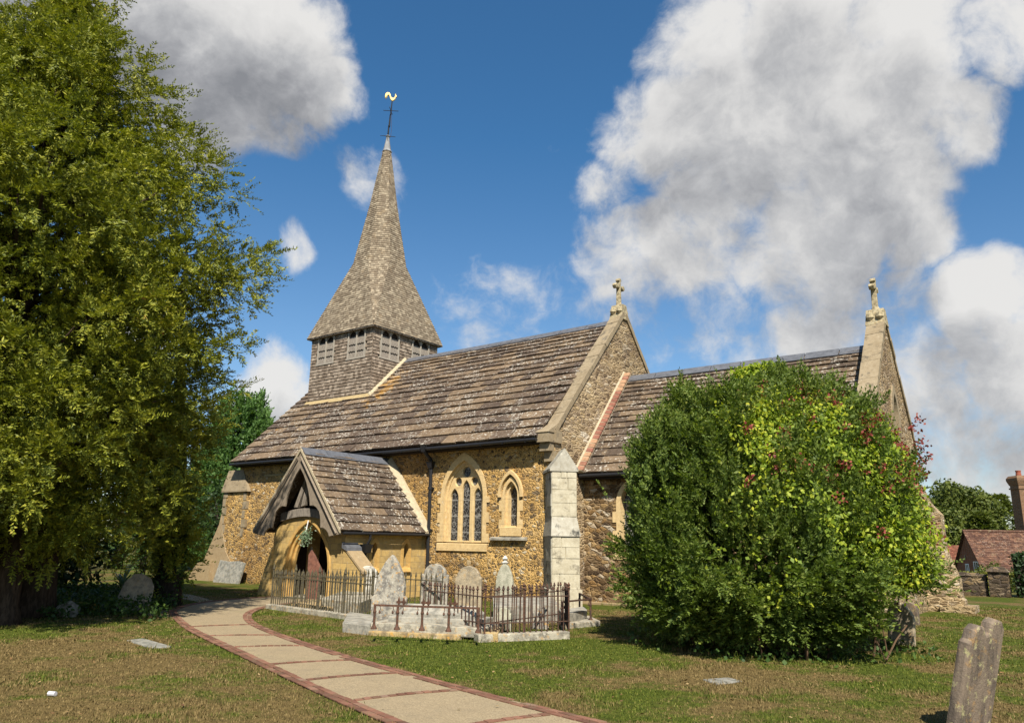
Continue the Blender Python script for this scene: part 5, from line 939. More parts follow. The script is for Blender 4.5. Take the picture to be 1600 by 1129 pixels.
b = G(1512, 1142); headstone(b, [(-.34, -.1), (.34, -.1), (.34, .95), (.335, 1.24), (.27, 1.33), (.14, 1.345), (.07, 1.29), (.045, 1.19), (-.01, 1.165), (-.05, 1.19), (-.08, 1.245), (-.18, 1.25), (-.26, 1.19), (-.29, 1.09), (-.34, 1.05)], .13, camang(b)+R(61), 'grave_brown', 'leaning brown gravestone streaked with lichen in the right foreground', 0, 0, bev=.03, roll=R(13.5))
b = G(204, 953); headstone(b, [(-.40, 0), (.35, 0), (.44, .35), (.42, .78), (.30, .98), (.05, 1.08), (-.15, 1.04), (-.33, .80), (-.40, .4)], .12, camang(b)+R(8), 'grave_buff', 'leaning weathered headstone under the yew with ivy on its edge', R(9), R(-8))
b = G(343, 922) ; headstone(np.array([-16.9, -.55, 0]), [(-.95, 0), (.95, 0), (.98, 1.02), (.5, 1.08), (-.2, 1.04), (-.92, 1.1)], .10, R(0), 'slab_grey', 'wide grey slab propped against the foot of the west buttress', 0, R(-14), 'stone_slab')
# boulder
mb = MB(); b = G(106, 963); bm = bmesh.new(); bmesh.ops.create_icosphere(bm, subdivisions=3, radius=.24)
for v in bm.verts: v.co *= 1+.16*math.sin(v.co.x*17+1)*math.cos(v.co.y*15)+.10*math.sin(v.co.z*22); v.co.z *= .95
me = bpy.data.meshes.new('boulder'); bm.to_mesh(me); bm.free(); me.materials.append(M['rock_stone']); tag(link('boulder', me, None, (b[0], b[1], .14)), 'rounded pale boulder in the ivy under the big yew', 'rock')
def block(name, pts, z0, z1, mat, label, cat, bev=.02, jit=.01):
    "stone block from four ground points"
    bm = bmesh.new(); p = [np.array(q, float)[:2] for q in pts]; c = sum(p)/len(p)
    lo_ = [bm.verts.new((q[0]-c[0], q[1]-c[1], z0)) for q in p]; hi = [bm.verts.new((q[0]-c[0]+random.gauss(0, jit), q[1]-c[1]+random.gauss(0, jit), z1+random.gauss(0, jit*.6))) for q in p]; n = len(p)
    bm.faces.new(lo_[::-1]); bm.faces.new(hi)
    for i in range(n): bm.faces.new((lo_[i], lo_[(i+1) % n], hi[(i+1) % n], hi[i]))
    bmesh.ops.recalc_face_normals(bm, faces=bm.faces); bmesh.ops.bevel(bm, geom=list(bm.edges), offset=bev, segments=2, affect='EDGES', profile=.6)
    me = bpy.data.meshes.new(name); bm.to_mesh(me); bm.free(); me.materials.append(M[mat]); o = link(name, me, None, (c[0], c[1], 0)); return tag(o, label, cat)
def quad(a, b, w):  # ground quad from a front edge a-b going w back from the camera side
    a, b = np.array(a[:2]), np.array(b[:2]); d = b-a; n = np.array([-d[1], d[0]])/np.linalg.norm(d); return [a, b, b+n*w, a+n*w]
block('flat_slab', [G(198, 1001), G(236, 1013), G(268, 1011), G(225, 998)], -.1, .022, 'slab_grey', 'flat grey slab lying in the turf left of the path', 'grave slab')
block('flat_slab', [G(1098, 1062), G(1120, 1070), G(1160, 1065), G(1140, 1058)], -.1, .022, 'slab_grey', 'flat grey slab in the dry turf at the foot of the bush', 'grave slab')
# --- low-rail tomb
LA, LB = G(572, 992), G(757, 1002); u_ = (LB-LA)/np.linalg.norm(LB-LA); v_ = np.array([-u_[1], u_[0], 0])
block('tomb_step', quad(LA+u_*.05, LA+u_*2.05, 1.5), -.1, .09, 'kerb_orange', 'lowest step of the low-rail tomb, crusted with orange lichen', 'tomb step')
block('tomb_plinth', quad(LA+v_*.10+u_*.02, LB+v_*.10-u_*.02, 1.75), .05, .245, 'kerb_stone', 'mottled stone plinth carrying the low rail', 'tomb plinth')
block('tomb_chest', quad(LA+v_*.42+u_*.28, LB+v_*.42-u_*.22, .8),   .2, .36, 'tomb_stone', 'pale base course under the coped stone behind the low rail', 'tomb')
q = quad(LA+v_*.52+u_*.42, LB+v_*.50-u_*.36, .62); bm_ = MB(); q3 = [np.array([*p, .355]) for p in q]; mid1, mid2 = (q3[0]+q3[3])/2+u_*.12, (q3[1]+q3[2])/2-u_*.12
up = lambda p, h: p+np.array([0, 0, h])
bm_.add(q3+[up(p, .07) for p in q3]+[up(mid1, .24), up(mid2, .24)], [(0, 1, 5, 4), (1, 2, 6, 5), (2, 3, 7, 6), (3, 0, 4, 7), (4, 5, 9, 8), (6, 7, 8, 9), (5, 6, 9), (7, 4, 8)])
tag(bm_.build('coped_tombstone', 'tomb_stone', None, org=tuple(q3[0])), 'pale coped stone lying on the tomb behind the low rail', 'tomb')
# --- railings
def copies(proto, spots, parent, sc=None):
    for i, p in enumerate(spots):
        o = proto if i == 0 else proto.copy()
        if i: COL.objects.link(o); o.parent = parent
        o.location = Vector(p)-Vector(ORG[parent.name])
        if sc: o.scale = (1, 1, sc*random.uniform(.985, 1.015)); o.rotation_euler = (random.gauss(0, .012), random.gauss(0, .012), random.uniform(-.1, .1))
    return proto
def spear(h, r, mat, parent, style=0):
    m_ = MB(); m_.tube([(0, 0, 0), (0, 0, h*.86)], r, 6)
    if style == 0:   # barbed spear head
        m_.lathe((0, 0, h*.86), [(r, 0), (r*2.0, .01), (r*1.0, .025), (r*1.3, .05), (r*2.9, .065), (r*1.6, .09), (r*1.2, .13), (.002, h*.14)], 6)
    else:            # plain leaf-shaped head
        m_.lathe((0, 0, h*.84), [(r, 0), (r*1.8, .03), (r*1.6, .06), (.002, h*.16)], 6)
    return m_.build('picket', mat, parent, org=(0, 0, 0))
def rail_bar(pts, z, parent, mat, name='rail', w=.018, h=.012):
    m_ = MB()
    for a, b in zip(pts[:-1], pts[1:]):
        a, b = np.array(a), np.array(b); d = unit(b-a); nrm = np.array([-d[1], d[0], 0]); a, b = a-d*.02, b+d*.02
        m_.hexa([(*(p+nrm*s_*w)[:2], z+p[2]-h) for p, s_ in ((a, -1), (b, -1), (b, 1), (a, 1))], [(*(p+nrm*s_*w)[:2], z+p[2]+h) for p, s_ in ((a, -1), (b, -1), (b, 1), (a, 1))])
    return m_.build(name, mat, parent)
def along(a, b, sp, z=0.): n = max(1, int(round(np.linalg.norm(np.array(b)-np.array(a))/sp))); return [np.array(a)*(1-i/n)+np.array(b)*(i/n)+np.array([0, 0, z]) for i in range(n+1)]
# old picket railing by the porch
A = G(423, 950); B = G(580, 972); dA = np.array([-.9, .75, 0]); Cc = np.array([-3.9, -4.6, 0]); A2 = A+np.array([1.6, 2.3, 0]); B2 = B+np.array([-.1, 2.6, 0])
RA = empty('railing', (A+B)/2*np.array([1, 1, 0]), 'old dark iron picket railing with mossy rails in front of the porch', 'railing')
sp_ = along(A, B, .118, .10)[:-1]+along(A, A2, .118, .10)[1:]+along(A2, B2, .22, .10)[1:]
copies(spear(.98, .0155, 'rust_dark', RA, 1), sp_, RA, 1.0)
rail_bar([A, B], .86, RA, 'rust_dark', w=.016, h=.014); rail_bar([A, A2], .86, RA, 'rust_dark'); rail_bar([A2, B2], .86, RA, 'rust_dark')
P0 = along(A, B, 1.25, 0); m_ = MB(); m_.tube([(0, 0, 0), (0, 0, 1.05)], .024, 8); m_.lathe((0, 0, 1.05), [(.024, 0), (.042, .03), (.03, .08), (.003, .2)], 8); copies(m_.build('post', 'rust_dark', RA, org=(0, 0, 0)), P0, RA)
block('kerb', quad(A-v_*.12-u_*.1, A+(B-A)*.97-v_*.12, .24), -.1, .13, 'kerb_stone', 'long low mossy kerb under the old picket railing', 'kerb')
block('kerb_block', [G(535, 987), G(578, 992), G(586, 974), G(545, 968)], -.1, .19, 'tomb_stone', 'short pale stone block left of the low-rail tomb', 'kerb')
block('tomb_chest', [G(500, 955), G(560, 962), G(600, 944), G(545, 936)], -.05, .34, 'kerb_stone', 'low mossy chest tomb inside the old picket railing', 'tomb')
block('ledger_slab', [G(455, 952), G(520, 958), G(545, 948), G(480, 944)], -.05, .16, 'kerb_orange', 'mossy flat slab inside the old picket railing, beside the chest tomb', 'grave slab')
# spear railing right of the low rail
SA, SB = np.array([1.75, -7.55, 0]), G(889, 987, .12)*np.array([1, 1, 0]); SA = np.array([1.62, -7.72, 0]); SD = SB+np.array([-1.05, 1.5, 0]); SE_ = SA+np.array([-.9, 1.55, 0]); SCn = G(757, 992, .12)*np.array([1, 1, 0])
RS = empty('railing', SCn, 'rusty railing of barbed spears round the graves beside the buttress', 'railing')
hgt = 1.03
copies(spear(hgt-.12, .0125, 'rust_brown', RS, 0), along(SA, SCn, .135, .12)+along(SCn, SB, .128, .12)[1:]+along(SB, SD, .128, .12)[1:]+along(SCn, SD, .16, .12)[2:-1], RS, 1.0)
for a, b in ((SA, SCn), (SCn, SB), (SB, SD), (SCn, SD)): rail_bar([a, b], .84, RS, 'rust_brown', h=.010); rail_bar([a, b], .34, RS, 'rust_brown', h=.009)
m_ = MB(); m_.tube([(0, 0, 0), (0, 0, .93)], .016, 8); m_.lathe((0, 0, .93), [(.016, 0), (.034, .02), (.016, .05), (.036, .08), (.015, .11), (.003, .14)], 8)
copies(m_.build('post', 'rust_red', RS, org=(0, 0, 0)), [SCn+np.array([0, 0, .05]), SCn*.55+SB*.45+np.array([0, 0, .05]), SB+np.array([0, 0, .05])], RS)
block('kerb', quad(SCn-v_*.16-u_*.06, SB-v_*.12+u_*.05, .28), -.1, .15, 'kerb_stone', 'weathered pale kerb under the spear railing', 'kerb')
block('kerb_block', [G(752, 1001), G(778, 1003), G(784, 990), G(757, 987)], -.1, .17, 'kerb_orange', 'rough pale corner stone between the low-rail tomb and the spear railing', 'kerb')
block('chest_tomb', [G(770, 974), G(876, 972), G(862, 958), G(770, 957)], -.05, .42, 'tomb_stone', 'white chest tomb inside the spear railing', 'tomb')
# low rails with drooping finials
def low_rail(pts, h, z0, label, mat, posts):
    e = empty('low_rail', tuple(np.array(pts[0])*[1, 1, 0]), label, 'railing')
    m_ = MB(); m_.tube([(0, 0, 0), (0, 0, h)], .024, 8); m_.lathe((0, 0, 0), [(.06, 0), (.055, .03), (.03, .07), (.026, .1)], 8); m_.lathe((0, 0, h*.66), [(.026, 0), (.036, .03), (.026, .06)], 8)
    copies(m_.build('post', mat, e, org=(0, 0, 0)), [np.array(p)+np.array([0, 0, z0]) for p in posts], e)
    rail_bar(pts, z0+h, e, mat, w=.022, h=.018)
    ps = []; d = unit(np.array(pts[1])-np.array(pts[0]))
    for p in posts[1:-1] if len(posts) > 2 else []: ps += [np.array(p)+d*.10, np.array(p)]
    if ps:
        m_ = MB(); m_.plate([[(-.012, 0), (.012, 0), (.03, .03), (.062, .04), (.055, .075), (.03, .07), (.02, .10), (.0, .15), (-.02, .10), (-.03, .07), (-.055, .075), (-.062, .04), (-.03, .03)]], .02, (0, .01, 0), XS, YS, ZS, 0, .004); fin = m_.build('finial', mat, e, org=(0, 0, 0)); copies(fin, [p+np.array([0, 0, z0+h+.015]) for p in ps], e)
    dr = []
    for p in posts: dr += [np.array(p)+d*.10, np.array(p)-d*.10]
    dr = [p for p in dr if 0 <= np.dot(p-np.array(pts[0]), d) <= np.dot(np.array(pts[1])-np.array(pts[0]), d)]
    m_ = MB(); m_.tube([(0, 0, 0), (.02, 0, -.05), (0, 0, -.09)], .007, 5); m_.lathe((0, 0, -.145), [(.006, 0), (.024, .02), (.016, .05), (.005, .065)], 6)
    copies(m_.build('drop', mat, e, org=(0, 0, 0)), [p+np.array([0, 0, z0+h-.01]) for p in dr], e); return e
L0, L1 = G(584, 982, .245), G(747, 988, .245); L0[2] = L1[2] = 0; pos_ = [L0*(1-t)+L1*t for t in (0, .225, .465, .72, 1.0)]
low_rail([L0, L1], .44, .245, 'rusty low tomb rail on five posts with fleur finials', 'rust_red', pos_)
b0, b1 = G(878, 983)*np.array([1, 1, 0]), G(923, 976)*np.array([1, 1, 0]); b2 = b1+np.array([-1.3, 1.6, 0])
block('ledger_plinth', [b0, b1+u_*.25-v_*.1, b1+np.array([-.7, 1.1, 0]), b0+np.array([-.8, 1.1, 0])], -.05, .12, 'kerb_stone', 'grey plinth of the grave right of the spear railing', 'kerb')
block('ledger_slab', [b0+v_*.25, b1+v_*.28-u_*.15, b1+np.array([-.75, .95, 0]), b0+np.array([-.75, 1.0, 0])], .1, .33, 'tomb_stone', 'pale ledger slab behind the right low rail', 'grave slab')
low_rail([b0, b1], .5, .1, 'short rusty low rail right of the spear railing, one end post standing clear', 'rust_brown', [b0, b1])
low_rail([b1, b2], .5, .1, 'rusty low rail running back towards the buttress', 'rust_brown', [b1*.02+b2*.98, b2])
# ================================================================== other things in the churchyard
wp = np.array([-7.25, PY-.30, 1.98]); n = 520; P = wp+rnd(n)*np.array([.115, .075, .12]); V, F = leaf_cards(P, unit(rnd(n)+[0, 0, -.4]), unit(rnd(n)+[0, -.6, .2]), RNG.uniform(.045, .09, n), RNG.uniform(.03, .05, n))
WR = empty('hanging_spray', tuple(wp), 'spray of pale green leaves and white flowers hanging in the porch arch', 'flowers'); big_mesh('leaves', V, F, 'wreath_leaf', WR, tuple(wp))
m_ = MB(); m_.tube([wp+np.array([0, .0, .1]), wp+np.array([0, .08, .55])], .018, 6); m_.build('ribbon', 'white_paint', WR)
b = G(192, 925, 0.); b = PD(190, 918, 24.5); b[2] = 0; Vs, Fs = [], []
for i in range(26):
    a = random.uniform(0, 6.28); el = random.uniform(.5, 1.3); L = random.uniform(.7, 1.2); d = np.array([math.cos(a)*math.cos(el), math.sin(a)*math.cos(el), math.sin(el)]); s_ = unit(np.cross(d, [0, 0, 1]))*.035; k = len(Vs)*0+sum(len(x) for x in Vs)
    pts = [b+np.array([0, 0, .35])+d*L*t-np.array([0, 0, 1])*L*.45*t*t for t in (0, .35, .7, 1)]; ws = (.6, 1, .7, .08); Vs.append(np.array([p+s_*w*sg for p, w in zip(pts, ws) for sg in (-1, 1)])); Fs.append(np.array([[k+2*j, k+2*j+1, k+2*j+3, k+2*j+2] for j in range(3)]))
tag(big_mesh('strap_leaf_plant', np.concatenate(Vs), np.concatenate(Fs), 'strap_leaf', None, tuple(b)), 'clump of pale strap-shaped leaves between the yew trunks', 'plant')
n = 16000; x = RNG.uniform(0, 1, n); P = np.zeros((n, 3)); uu = RNG.uniform(-140, 275, n); vv = 972-RNG.uniform(0, 1, n)**.8*52
for i in range(n): P[i] = G(uu[i], vv[i])
cl = np.sin(P[:, 0]*1.7)+np.sin(P[:, 1]*2.3+1)+np.sin(P[:, 0]*4.1+P[:, 1]*3); kk = (cl > -.3) & (vv < 968-6*np.sin(uu*.05)); P = P[kk]; P[:, 2] = RNG.uniform(.02, .24, len(P))*(1+.6*np.clip(cl[kk], 0, 1.5)); n = len(P)
V, F = leaf_cards(P, unit(rnd(n)), unit(rnd(n)*.7+[0, 0, 1]), RNG.uniform(.06, .13, n), RNG.uniform(.05, .10, n)); tag(big_mesh('ivy_carpet', V, F, 'ivy_leaf'), 'carpet of ivy and seedlings under the yews', 'ground cover', kind='stuff')
b = G(81, 1087); m_ = MB(); m_.tube([b+np.array([-.045, -.02, .03]), b+np.array([.045, .02, .03])], .028, 10); tag(m_.build('crushed_tin', 'leaf_litter_tin', None, org=tuple(b)), 'small crushed white tin on the grass at lower left', 'litter')
# ================================================================== beyond the churchyard
WA, WB = G(1440, 926), G(1545, 931); wd = unit(WB-WA); wn_ = np.array([-wd[1], wd[0], 0]); WC = WA+wd*12; WL = WA-wd*14
def wall_run(a, b, h, th, name, mat, label, copes=True):
    e = empty(name, tuple(a), label, 'wall'); m_ = MB(); L = np.linalg.norm(b-a); d = (b-a)/L; n_ = np.array([-d[1], d[0], 0]); m_.hexa([a-n_*th/2-[0, 0, .5], b-n_*th/2-[0, 0, .5], b+n_*th/2-[0, 0, .5], a+n_*th/2-[0, 0, .5]], [a-n_*th/2+[0, 0, h], b-n_*th/2+[0, 0, h], b+n_*th/2+[0, 0, h], a+n_*th/2+[0, 0, h]]); m_.build('masonry', mat, e)
    m_ = MB(); x = 0
    while x < L:
        w = random.uniform(.25, .5); hh = random.uniform(.07, .16); p, q_ = a+d*x, a+d*min(x+w-.02, L); t2_ = th/2+random.uniform(.0, .05); x += w
        m_.hexa([p-n_*t2_+[0, 0, h], q_-n_*t2_+[0, 0, h], q_+n_*t2_+[0, 0, h], p+n_*t2_+[0, 0, h]], [p-n_*t2_*.6+[0, 0, h+hh], q_-n_*t2_*.6+[0, 0, h+hh], q_+n_*t2_*.6+[0, 0, h+hh], p+n_*t2_*.6+[0, 0, h+hh]])
    m_.build('coping', mat, e); return e
wall_run(WL, WB, .82, .42, 'churchyard_wall', 'wall_dark_stone', 'low dark rubble wall along the far edge of the lawn')
P1 = WB+wd*.45; e = empty('wall_pier', tuple(P1), 'square stone pier at the end of the churchyard wall', 'pier'); m_ = MB(); m_.box((P1[0]-.36, P1[1]-.36, -.4), (P1[0]+.36, P1[1]+.36, 1.02)); m_.build('masonry', 'wall_dark_stone', e); m_ = MB(); m_.hexa([(P1[0]-.44, P1[1]-.44, 1.02), (P1[0]+.44, P1[1]-.44, 1.02), (P1[0]+.44, P1[1]+.44, 1.02), (P1[0]-.44, P1[1]+.44, 1.02)], [(P1[0]-.22, P1[1]-.22, 1.22), (P1[0]+.22, P1[1]-.22, 1.22), (P1[0]+.22, P1[1]+.22, 1.22), (P1[0]-.22, P1[1]+.22, 1.22)]); m_.build('cap', 'wall_dark_stone', e)
# clipped hedge at the right edge
hb = P1+wd*.55; n = 9000; a = RNG.uniform(0, 1, n); hw, hh = .8, 1.65; cr_ = RNG.uniform(0, 1, n)
fx = RNG.uniform(-1, 1, n); fz = RNG.uniform(0, 1, n); face = RNG.integers(0, 2, n); offx = np.where(face == 0, -hw*(1-.25*fz**4), fx*hw); offz = np.where(face == 0, fz*hh, hh*(1-.12*fx**2)); P = hb+wd*(a*9)[:, None]+wn_*(offx+.8)[:, None]; P[:, 2] = offz*(1+.05*np.sin(a*40))+.02; P += rnd(n)*.05
HE = empty('hedge', tuple(hb), 'dark clipped hedge at the right edge beyond the wall pier', 'hedge'); Ov = P; V, F = leaf_cards(P, unit(rnd(n)), unit(rnd(n)+[0, 0, .4]-wn_*.6), RNG.uniform(.10, .18, n), RNG.uniform(.07, .12, n)); big_mesh('foliage', V, F, 'dark_leaf', HE, tuple(hb)); m_ = MB(); c8 = [hb+wn_*.15, hb+wd*9+wn_*.15, hb+wd*9+wn_*1.45, hb+wn_*1.45]; m_.hexa([p+np.array([0, 0, -.2]) for p in c8], [p+np.array([0, 0, hh*.93]) for p in c8]); m_.build('branches', 'bark_dark', HE)
# cottage
def PDz(u, v, dep): return PD(u, v, dep)
CD = 74; ap = PD(1504, 829, CD); rd = np.array([math.cos(R(36)), math.sin(R(36)), 0]); gn = np.array([rd[1], -rd[0], 0]); RL_ = 7.8; gh = 2.5; ez = ap[2]-3.75
zg = float(zground(ap[0], ap[1])); CT = empty('cottage', (ap[0], ap[1], zg), 'small red brick cottage with brown tiled roof beyond the wall', 'cottage')
tp = lambda s_, g, z: np.array([ap[0], ap[1], 0])+rd*s_+gn*g+np.array([0, 0, z])
m_ = MB(); m_.prism([tp(.25, -gh+.3, zg-.5), tp(.25, gh-.3, zg-.5), tp(.25, gh-.3, ez+.35), tp(.25, 0, ap[2]-.15), tp(.25, -gh+.3, ez+.35)], tuple(rd*(RL_-.4))); cw = m_.build('wall', 'brick_red', CT)
m_ = MB(); slab_roof(m_, tp(0, gh, ez), tp(RL_, gh, ez), tp(0, 0, ap[2]), tp(RL_-.9, 0, ap[2]), np.linspace(0, 1, 24), .3, .04, None, .06, 1.5); slab_roof(m_, tp(RL_, -gh, ez), tp(0, -gh, ez), tp(RL_-.9, 0, ap[2]), tp(0, 0, ap[2]), np.linspace(0, 1, 14), .5, .04); slab_roof(m_, tp(RL_, gh, ez), tp(RL_, -gh, ez), tp(RL_-.9, 0, ap[2]), tp(RL_-.9, 0, ap[2]), np.linspace(0, 1, 14), .5, .04)
m_.add([tp(0, gh, ez-.04), tp(RL_, gh, ez-.04), tp(RL_-.9, 0, ap[2]-.04), tp(0, 0, ap[2]-.04), tp(0, -gh, ez-.04), tp(RL_, -gh, ez-.04)], [(0, 1, 2, 3), (3, 2, 5, 4)]); rf = m_.build('roof', 'clay_tile', CT)
m_ = MB(); m_.tube([tp(-.02, 0, ap[2]+.03), tp(RL_-.9, 0, ap[2]+.03)], .11, 8); m_.build('ridge_tiles', 'clay_tile', rf)
for g0, w, z0, z1 in ((1.15, .62, -1.2, .5), (-.35, .42, -1.2, .25)):
    m_ = MB(); za, zb_ = ez+z0+.3, ez+z1+.3; o_ = tp(.25, 0, 0); m_.plate([[(g0-w/2-.08, za-.08), (g0+w/2+.08, za-.08), (g0+w/2+.08, zb_+.08), (g0-w/2-.08, zb_+.08)], [(g0-w/2, za), (g0-.03, za), (g0-.03, zb_), (g0-w/2, zb_)], [(g0+.03, za), (g0+w/2, za), (g0+w/2, zb_), (g0+.03, zb_)]], .09, tp(.21, 0, 0)*np.array([1, 1, 0]), gn, (0, 0, 1), -rd); wf = m_.build('window', 'white_paint', CT)
    m_ = MB(); m_.plate([[(g0-w/2, za), (g0+w/2, za), (g0+w/2, zb_), (g0-w/2, zb_)]], .02, tp(.24, 0, 0)*np.array([1, 1, 0]), gn, (0, 0, 1), -rd); m_.build('pane', 'dark_glass', wf)
m_ = MB(); m_.plate([[(-.62, ez+1.05), (-.42, ez+1.05), (-.42, ez+1.45), (-.62, ez+1.45)]], .06, tp(.21, 0, 0)*np.array([1, 1, 0]), gn, (0, 0, 1), -rd); m_.build('vent', 'dark_glass', CT)
# red-roofed outbuilding behind it
OD = 88; op = PD(1466, 851, OD); rz, ez2 = op[2], PD(1470, 893, OD)[2]; OB = empty('outbuilding', (op[0], op[1], float(zground(op[0], op[1]))), 'long low outbuilding with red tiled roof left of the cottage', 'outbuilding')
d2 = np.array([math.cos(R(30)), math.sin(R(30)), 0]); n2 = np.array([d2[1], -d2[0], 0]); q0 = np.array([op[0], op[1], 0])-d2*3; P3 = lambda s_, g, z: q0+d2*s_+n2*g+np.array([0, 0, z])
m_ = MB(); slab_roof(m_, P3(0, 2.6, ez2), P3(7.2, 2.6, ez2), P3(0, 0, rz), P3(7.2, 0, rz), np.linspace(0, 1, 22), .3, .035, None, 0, 1.4); m_.add([P3(0, 2.5, ez2-.04), P3(7.2, 2.5, ez2-.04), P3(7.2, 0, rz-.04), P3(0, 0, rz-.04), P3(7.2, -2.6, ez2), P3(0, -2.6, ez2)], [(0, 1, 2, 3), (3, 2, 4, 5)]); m_.build('roof', 'clay_tile_red', OB)
m_ = MB(); m_.prism([P3(.2, 2.3, -5), P3(.2, 2.3, ez2+.1), P3(.2, 0, rz-.15), P3(.2, -2.3, ez2+.1), P3(.2, -2.3, -5)], tuple(d2*6.8)); m_.build('wall', 'brick_red', OB)
# house at the right edge with its tall chimney
HD = 80; hp = PD(1592, 735, HD); zh = float(zground(hp[0], hp[1])); HO = empty('house', (hp[0], hp[1], zh), 'house at the right edge with a tall brick chimney and white bargeboard', 'house')
hx = lambda s_, g, z: np.array([hp[0], hp[1], 0])+rd*s_+gn*g+np.array([0, 0, z]); ct = PD(1592, 742, HD)[2]; cb = PD(1592, 850, HD)[2]; ch = .95
def csq(r, z, b=1.0): return [hx(-r, -r*b, z), hx(r, -r*b, z), hx(r, r*b, z), hx(-r, r*b, z)]
m_ = MB(); m_.hexa(csq(ch*1.15, zh-.5), csq(ch*1.1, cb+.9)); m_.hexa(csq(ch*1.1, cb+.9), csq(ch*.78, cb+1.3)); m_.hexa(csq(ch*.78, cb+1.3), csq(ch*.76, ct-1.1)); m_.hexa(csq(ch*.86, ct-1.5), csq(ch*.86, ct-1.35)); m_.hexa(csq(ch*.80, ct-1.1), csq(ch*.98, ct-.6)); m_.hexa(csq(ch*.98, ct-.6), csq(ch*.98, ct-.35)); m_.hexa(csq(ch*.98, ct-.35), csq(ch*.8, ct-.1)); chm = m_.build('chimney', 'brick_chimney', HO)
m_ = MB(); m_.lathe(hx(-.1, 0, ct-.1), [(.26, 0), (.27, .1), (.23, .4), (.27, .5), (.27, .58), (.2, .58)], 12); m_.build('chimney_pot', 'terracotta', chm)
rt = PD(1592, 818, HD)[2]; m_ = MB(); slab_roof(m_, hx(.6, 2.2, rt-3.2), hx(9, 2.2, rt-3.2), hx(1.0, -1.2, rt+.3), hx(9, -1.2, rt+.3), np.linspace(0, 1, 20), .3, .04, None, 0, 1.4); m_.add([hx(.6, 2.1, rt-3.25), hx(9, 2.1, rt-3.25), hx(9, -1.2, rt+.25), hx(1.0, -1.2, rt+.25), hx(9, -4.5, rt-3.2), hx(.6, -4.5, rt-3.2)], [(0, 1, 2, 3), (3, 2, 4, 5)]); m_.build('roof', 'clay_tile_red', HO)
m_ = MB(); m_.prism([hx(.8, 1.9, zh-.5), hx(.8, 1.9, rt-3), hx(.8, -1.2, rt+.1), hx(.8, -4.2, rt-3), hx(.8, -4.2, zh-.5)], tuple(rd*8)); m_.build('wall', 'brick_red', HO); sb, za_ = -1.75, PD(1594, 838, HD)[2]; m_ = MB(); m_.prism([hx(sb-.9, 3.6, zh-.5), hx(sb+.9, 3.6, zh-.5), hx(sb+.9, 3.6, za_-2.2), hx(sb, 3.6, za_-.3), hx(sb-.9, 3.6, za_-2.2)], tuple(-gn*2.0)); m_.build('wall', 'brick_red', HO)
m_ = MB()
for s_ in (-1, 1): m_.prism([hx(sb, 3.75, za_), hx(sb+s_*1.15, 3.75, za_-2.3), hx(sb+s_*1.0, 3.75, za_-2.35), hx(sb, 3.75, za_-.28)], tuple(-gn*.12))
m_.build('bargeboard', 'white_paint', HO)
b = gnd(1552, 62); broad_tree('shrub', b, PD(1545, 872, 62)[2]-b[2], 3.2, 'dark garden shrub in front of the cottage wall', 'shrub', 'oak_leaf', 5000, .2, 30, .05)
b = PD(1545, 905, 44); b[2] = zground(b[0], b[1]); n = 2600; aa = RNG.uniform(-1.6, 1.6, n); zt_ = PD(1545, 895, 44)[2]; P = b+wd*aa[:, None]+wn_*RNG.uniform(-.4, .4, n)[:, None]; P[:, 2] = zt_-RNG.uniform(0, 1, n)**2*1.2; V, F = leaf_cards(P, unit(rnd(n)), unit(rnd(n)+[0, 0, .6]), RNG.uniform(.1, .18, n), RNG.uniform(.07, .12, n)); tag(big_mesh('garden_hedge', V, F, 'straw_hedge', None, tuple(b)), 'low yellowish garden hedge just over the churchyard wall', 'hedge')
# ================================================================== grass blades
n = 330000; fr = RNG.uniform(0, 1, n); dist = 6.2+fr**1.7*26; ang = YAW-RNG.uniform(-.66, .64, n)*1.0; bx = CAM[0]-np.sin(ang)*dist; by = CAM[1]+np.cos(ang)*dist
keep = np.ones(n, bool)
def inside(poly, x, y):
    c = np.zeros(len(x), bool); j = len(poly)-1
    for i in range(len(poly)):
        xi, yi = poly[i]; xj, yj = poly[j]; c ^= ((yi > y) != (yj > y)) & (x < (xj-xi)*(y-yi)/(yj-yi+1e-12)+xi); j = i
    return c
keep &= ~inside(np.concatenate([PLs, PRs[::-1]]), bx, by); keep &= ~((bx > XW-2) & (bx < XC+.3) & (by > -.1)); keep &= ~((bx > -9.5) & (bx < -5.4) & (by > -4)); keep &= ~((np.hypot(bx-BB[0], by-BB[1]) < 2.2) & (RNG.random(n) < .85))
bx, by, dist = bx[keep], by[keep], dist[keep]; n = len(bx); a = RNG.uniform(0, 6.283, n); h = RNG.uniform(.010, .032, n)*(1+.6*(np.sin(bx*2.1)*np.sin(by*1.7) > .3)); w = RNG.uniform(.003, .006, n)*(dist/7); ln = RNG.uniform(.0, .9, n)
d = np.stack([np.cos(a), np.sin(a), np.zeros(n)], 1); s_ = np.stack([-np.sin(a), np.cos(a), np.zeros(n)], 1); P = np.stack([bx, by, np.full(n, -.002)], 1)
V = np.stack([P-s_*w[:, None], P+s_*w[:, None], P+d*(ln*h)[:, None]+np.array([0, 0, 1])*h[:, None]], 1).reshape(-1, 3)
tag(big_mesh('grass', V, np.arange(n*3).reshape(-1, 3), 'grass_blade'), 'short grass blades over the churchyard lawn', 'grass', kind='stuff')
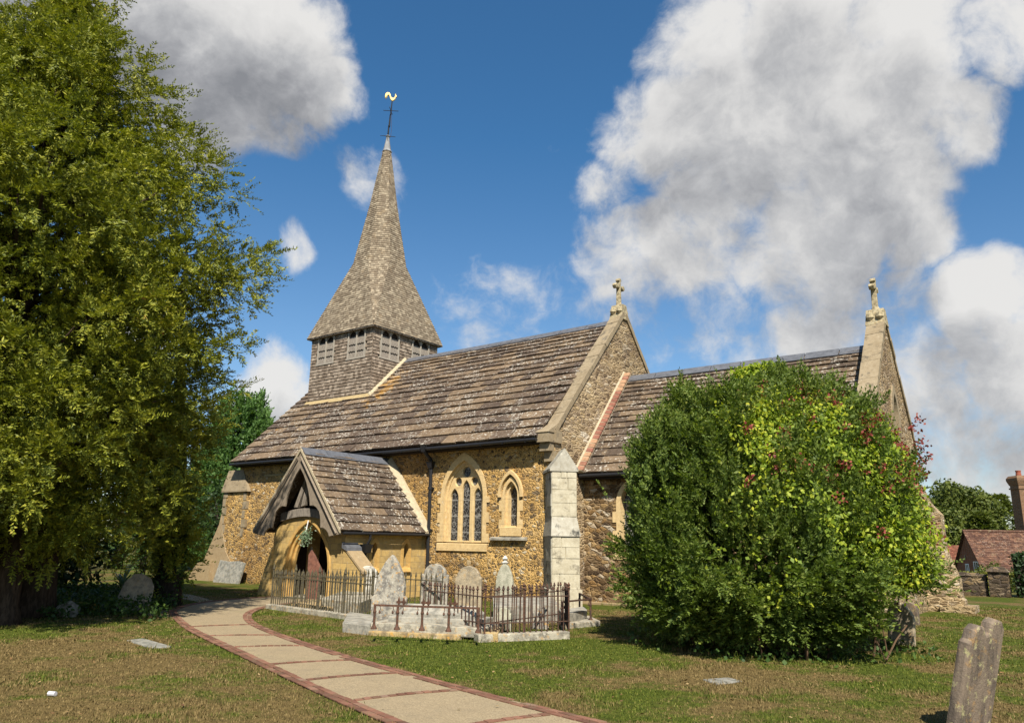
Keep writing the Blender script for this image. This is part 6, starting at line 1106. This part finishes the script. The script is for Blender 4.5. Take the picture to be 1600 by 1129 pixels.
# longer tufts where the mower cannot reach, and a scatter of daisies
tv = []
def tufts(pts, nper, hmin, hmax):
    for p in pts:
        for _ in range(nper): q = np.array(p)[:2]+RNG.normal(0, .05, 2); tv.append((q[0], q[1], RNG.uniform(hmin, hmax)))
for a_, b_ in ((G(572, 993), G(757, 1004)), (G(757, 1004), G(893, 992)), (G(893, 992), G(930, 981)), (G(423, 958), G(575, 975))): tufts(along(a_*[1, 1, 0], b_*[1, 1, 0], .07), 4, .04, .13)
for P_, sgn in ((PLs, PRs), (PRs, PLs)):
    for k_ in range(0, len(P_), 1):
        if RNG.random() < .8: tufts([offs(P_, sgn, -.03)[k_]+RNG.normal(0, .06, 2)], 9, .025, .075)
for uv in ((1482, 1140), (1500, 1136), (1520, 1140), (1540, 1136), (1395, 1004), (1415, 1003), (200, 1003), (235, 1014), (268, 1012), (1100, 1064), (1122, 1071), (1160, 1066)): tufts([G(*uv)], 26, .03, .12)
tufts([(BB[0]+2.5*math.cos(a), BB[1]+2.5*math.sin(a)) for a in np.arange(0, 6.28, .035)], 6, .04, .16)
tufts([(x, -.15) for x in np.arange(-5.3, -.4, .05)]+[(x, YCS-.45) for x in np.arange(.9, 6, .06)]+[(x, -.2) for x in np.arange(-16, -10, .06)], 4, .05, .2)
tv = np.array(tv); n = len(tv); a = RNG.uniform(0, 6.283, n); h = tv[:, 2]; d = np.stack([np.cos(a), np.sin(a), np.zeros(n)], 1); s_ = np.stack([-np.sin(a), np.cos(a), np.zeros(n)], 1)*RNG.uniform(.004, .008, n)[:, None]; P = np.c_[tv[:, :2], np.full(n, -.005)]
V = np.stack([P-s_, P+s_, P+d*(h*RNG.uniform(.1, .9, n))[:, None]+np.array([0, 0, 1])*h[:, None]], 1).reshape(-1, 3)
tag(big_mesh('grass_tufts', V, np.arange(n*3).reshape(-1, 3), 'grass_blade'), 'longer grass tufts along kerbs, stones and path edges', 'grass', kind='stuff')
n = 420; uu = RNG.uniform(-40, 1640, n); vv = RNG.uniform(975, 1128, n); P = np.array([G(u, v) for u, v in zip(uu, vv)]); k_ = ~inside(np.concatenate([PLs, PRs[::-1]]), P[:, 0], P[:, 1]) | (RNG.random(n) < .15); P = P[k_]; P[:, 2] = RNG.uniform(.02, .04, len(P)); n = len(P)
V, F = leaf_cards(P, unit(rnd(n)*[1, 1, .15]), unit(rnd(n)*.4+[0, 0, 1]), RNG.uniform(.03, .065, n), RNG.uniform(.025, .045, n)); tag(big_mesh('fallen_leaves', V, F, 'fallen_leaf'), 'small dry leaves scattered over the lawn and path', 'leaves', kind='stuff')
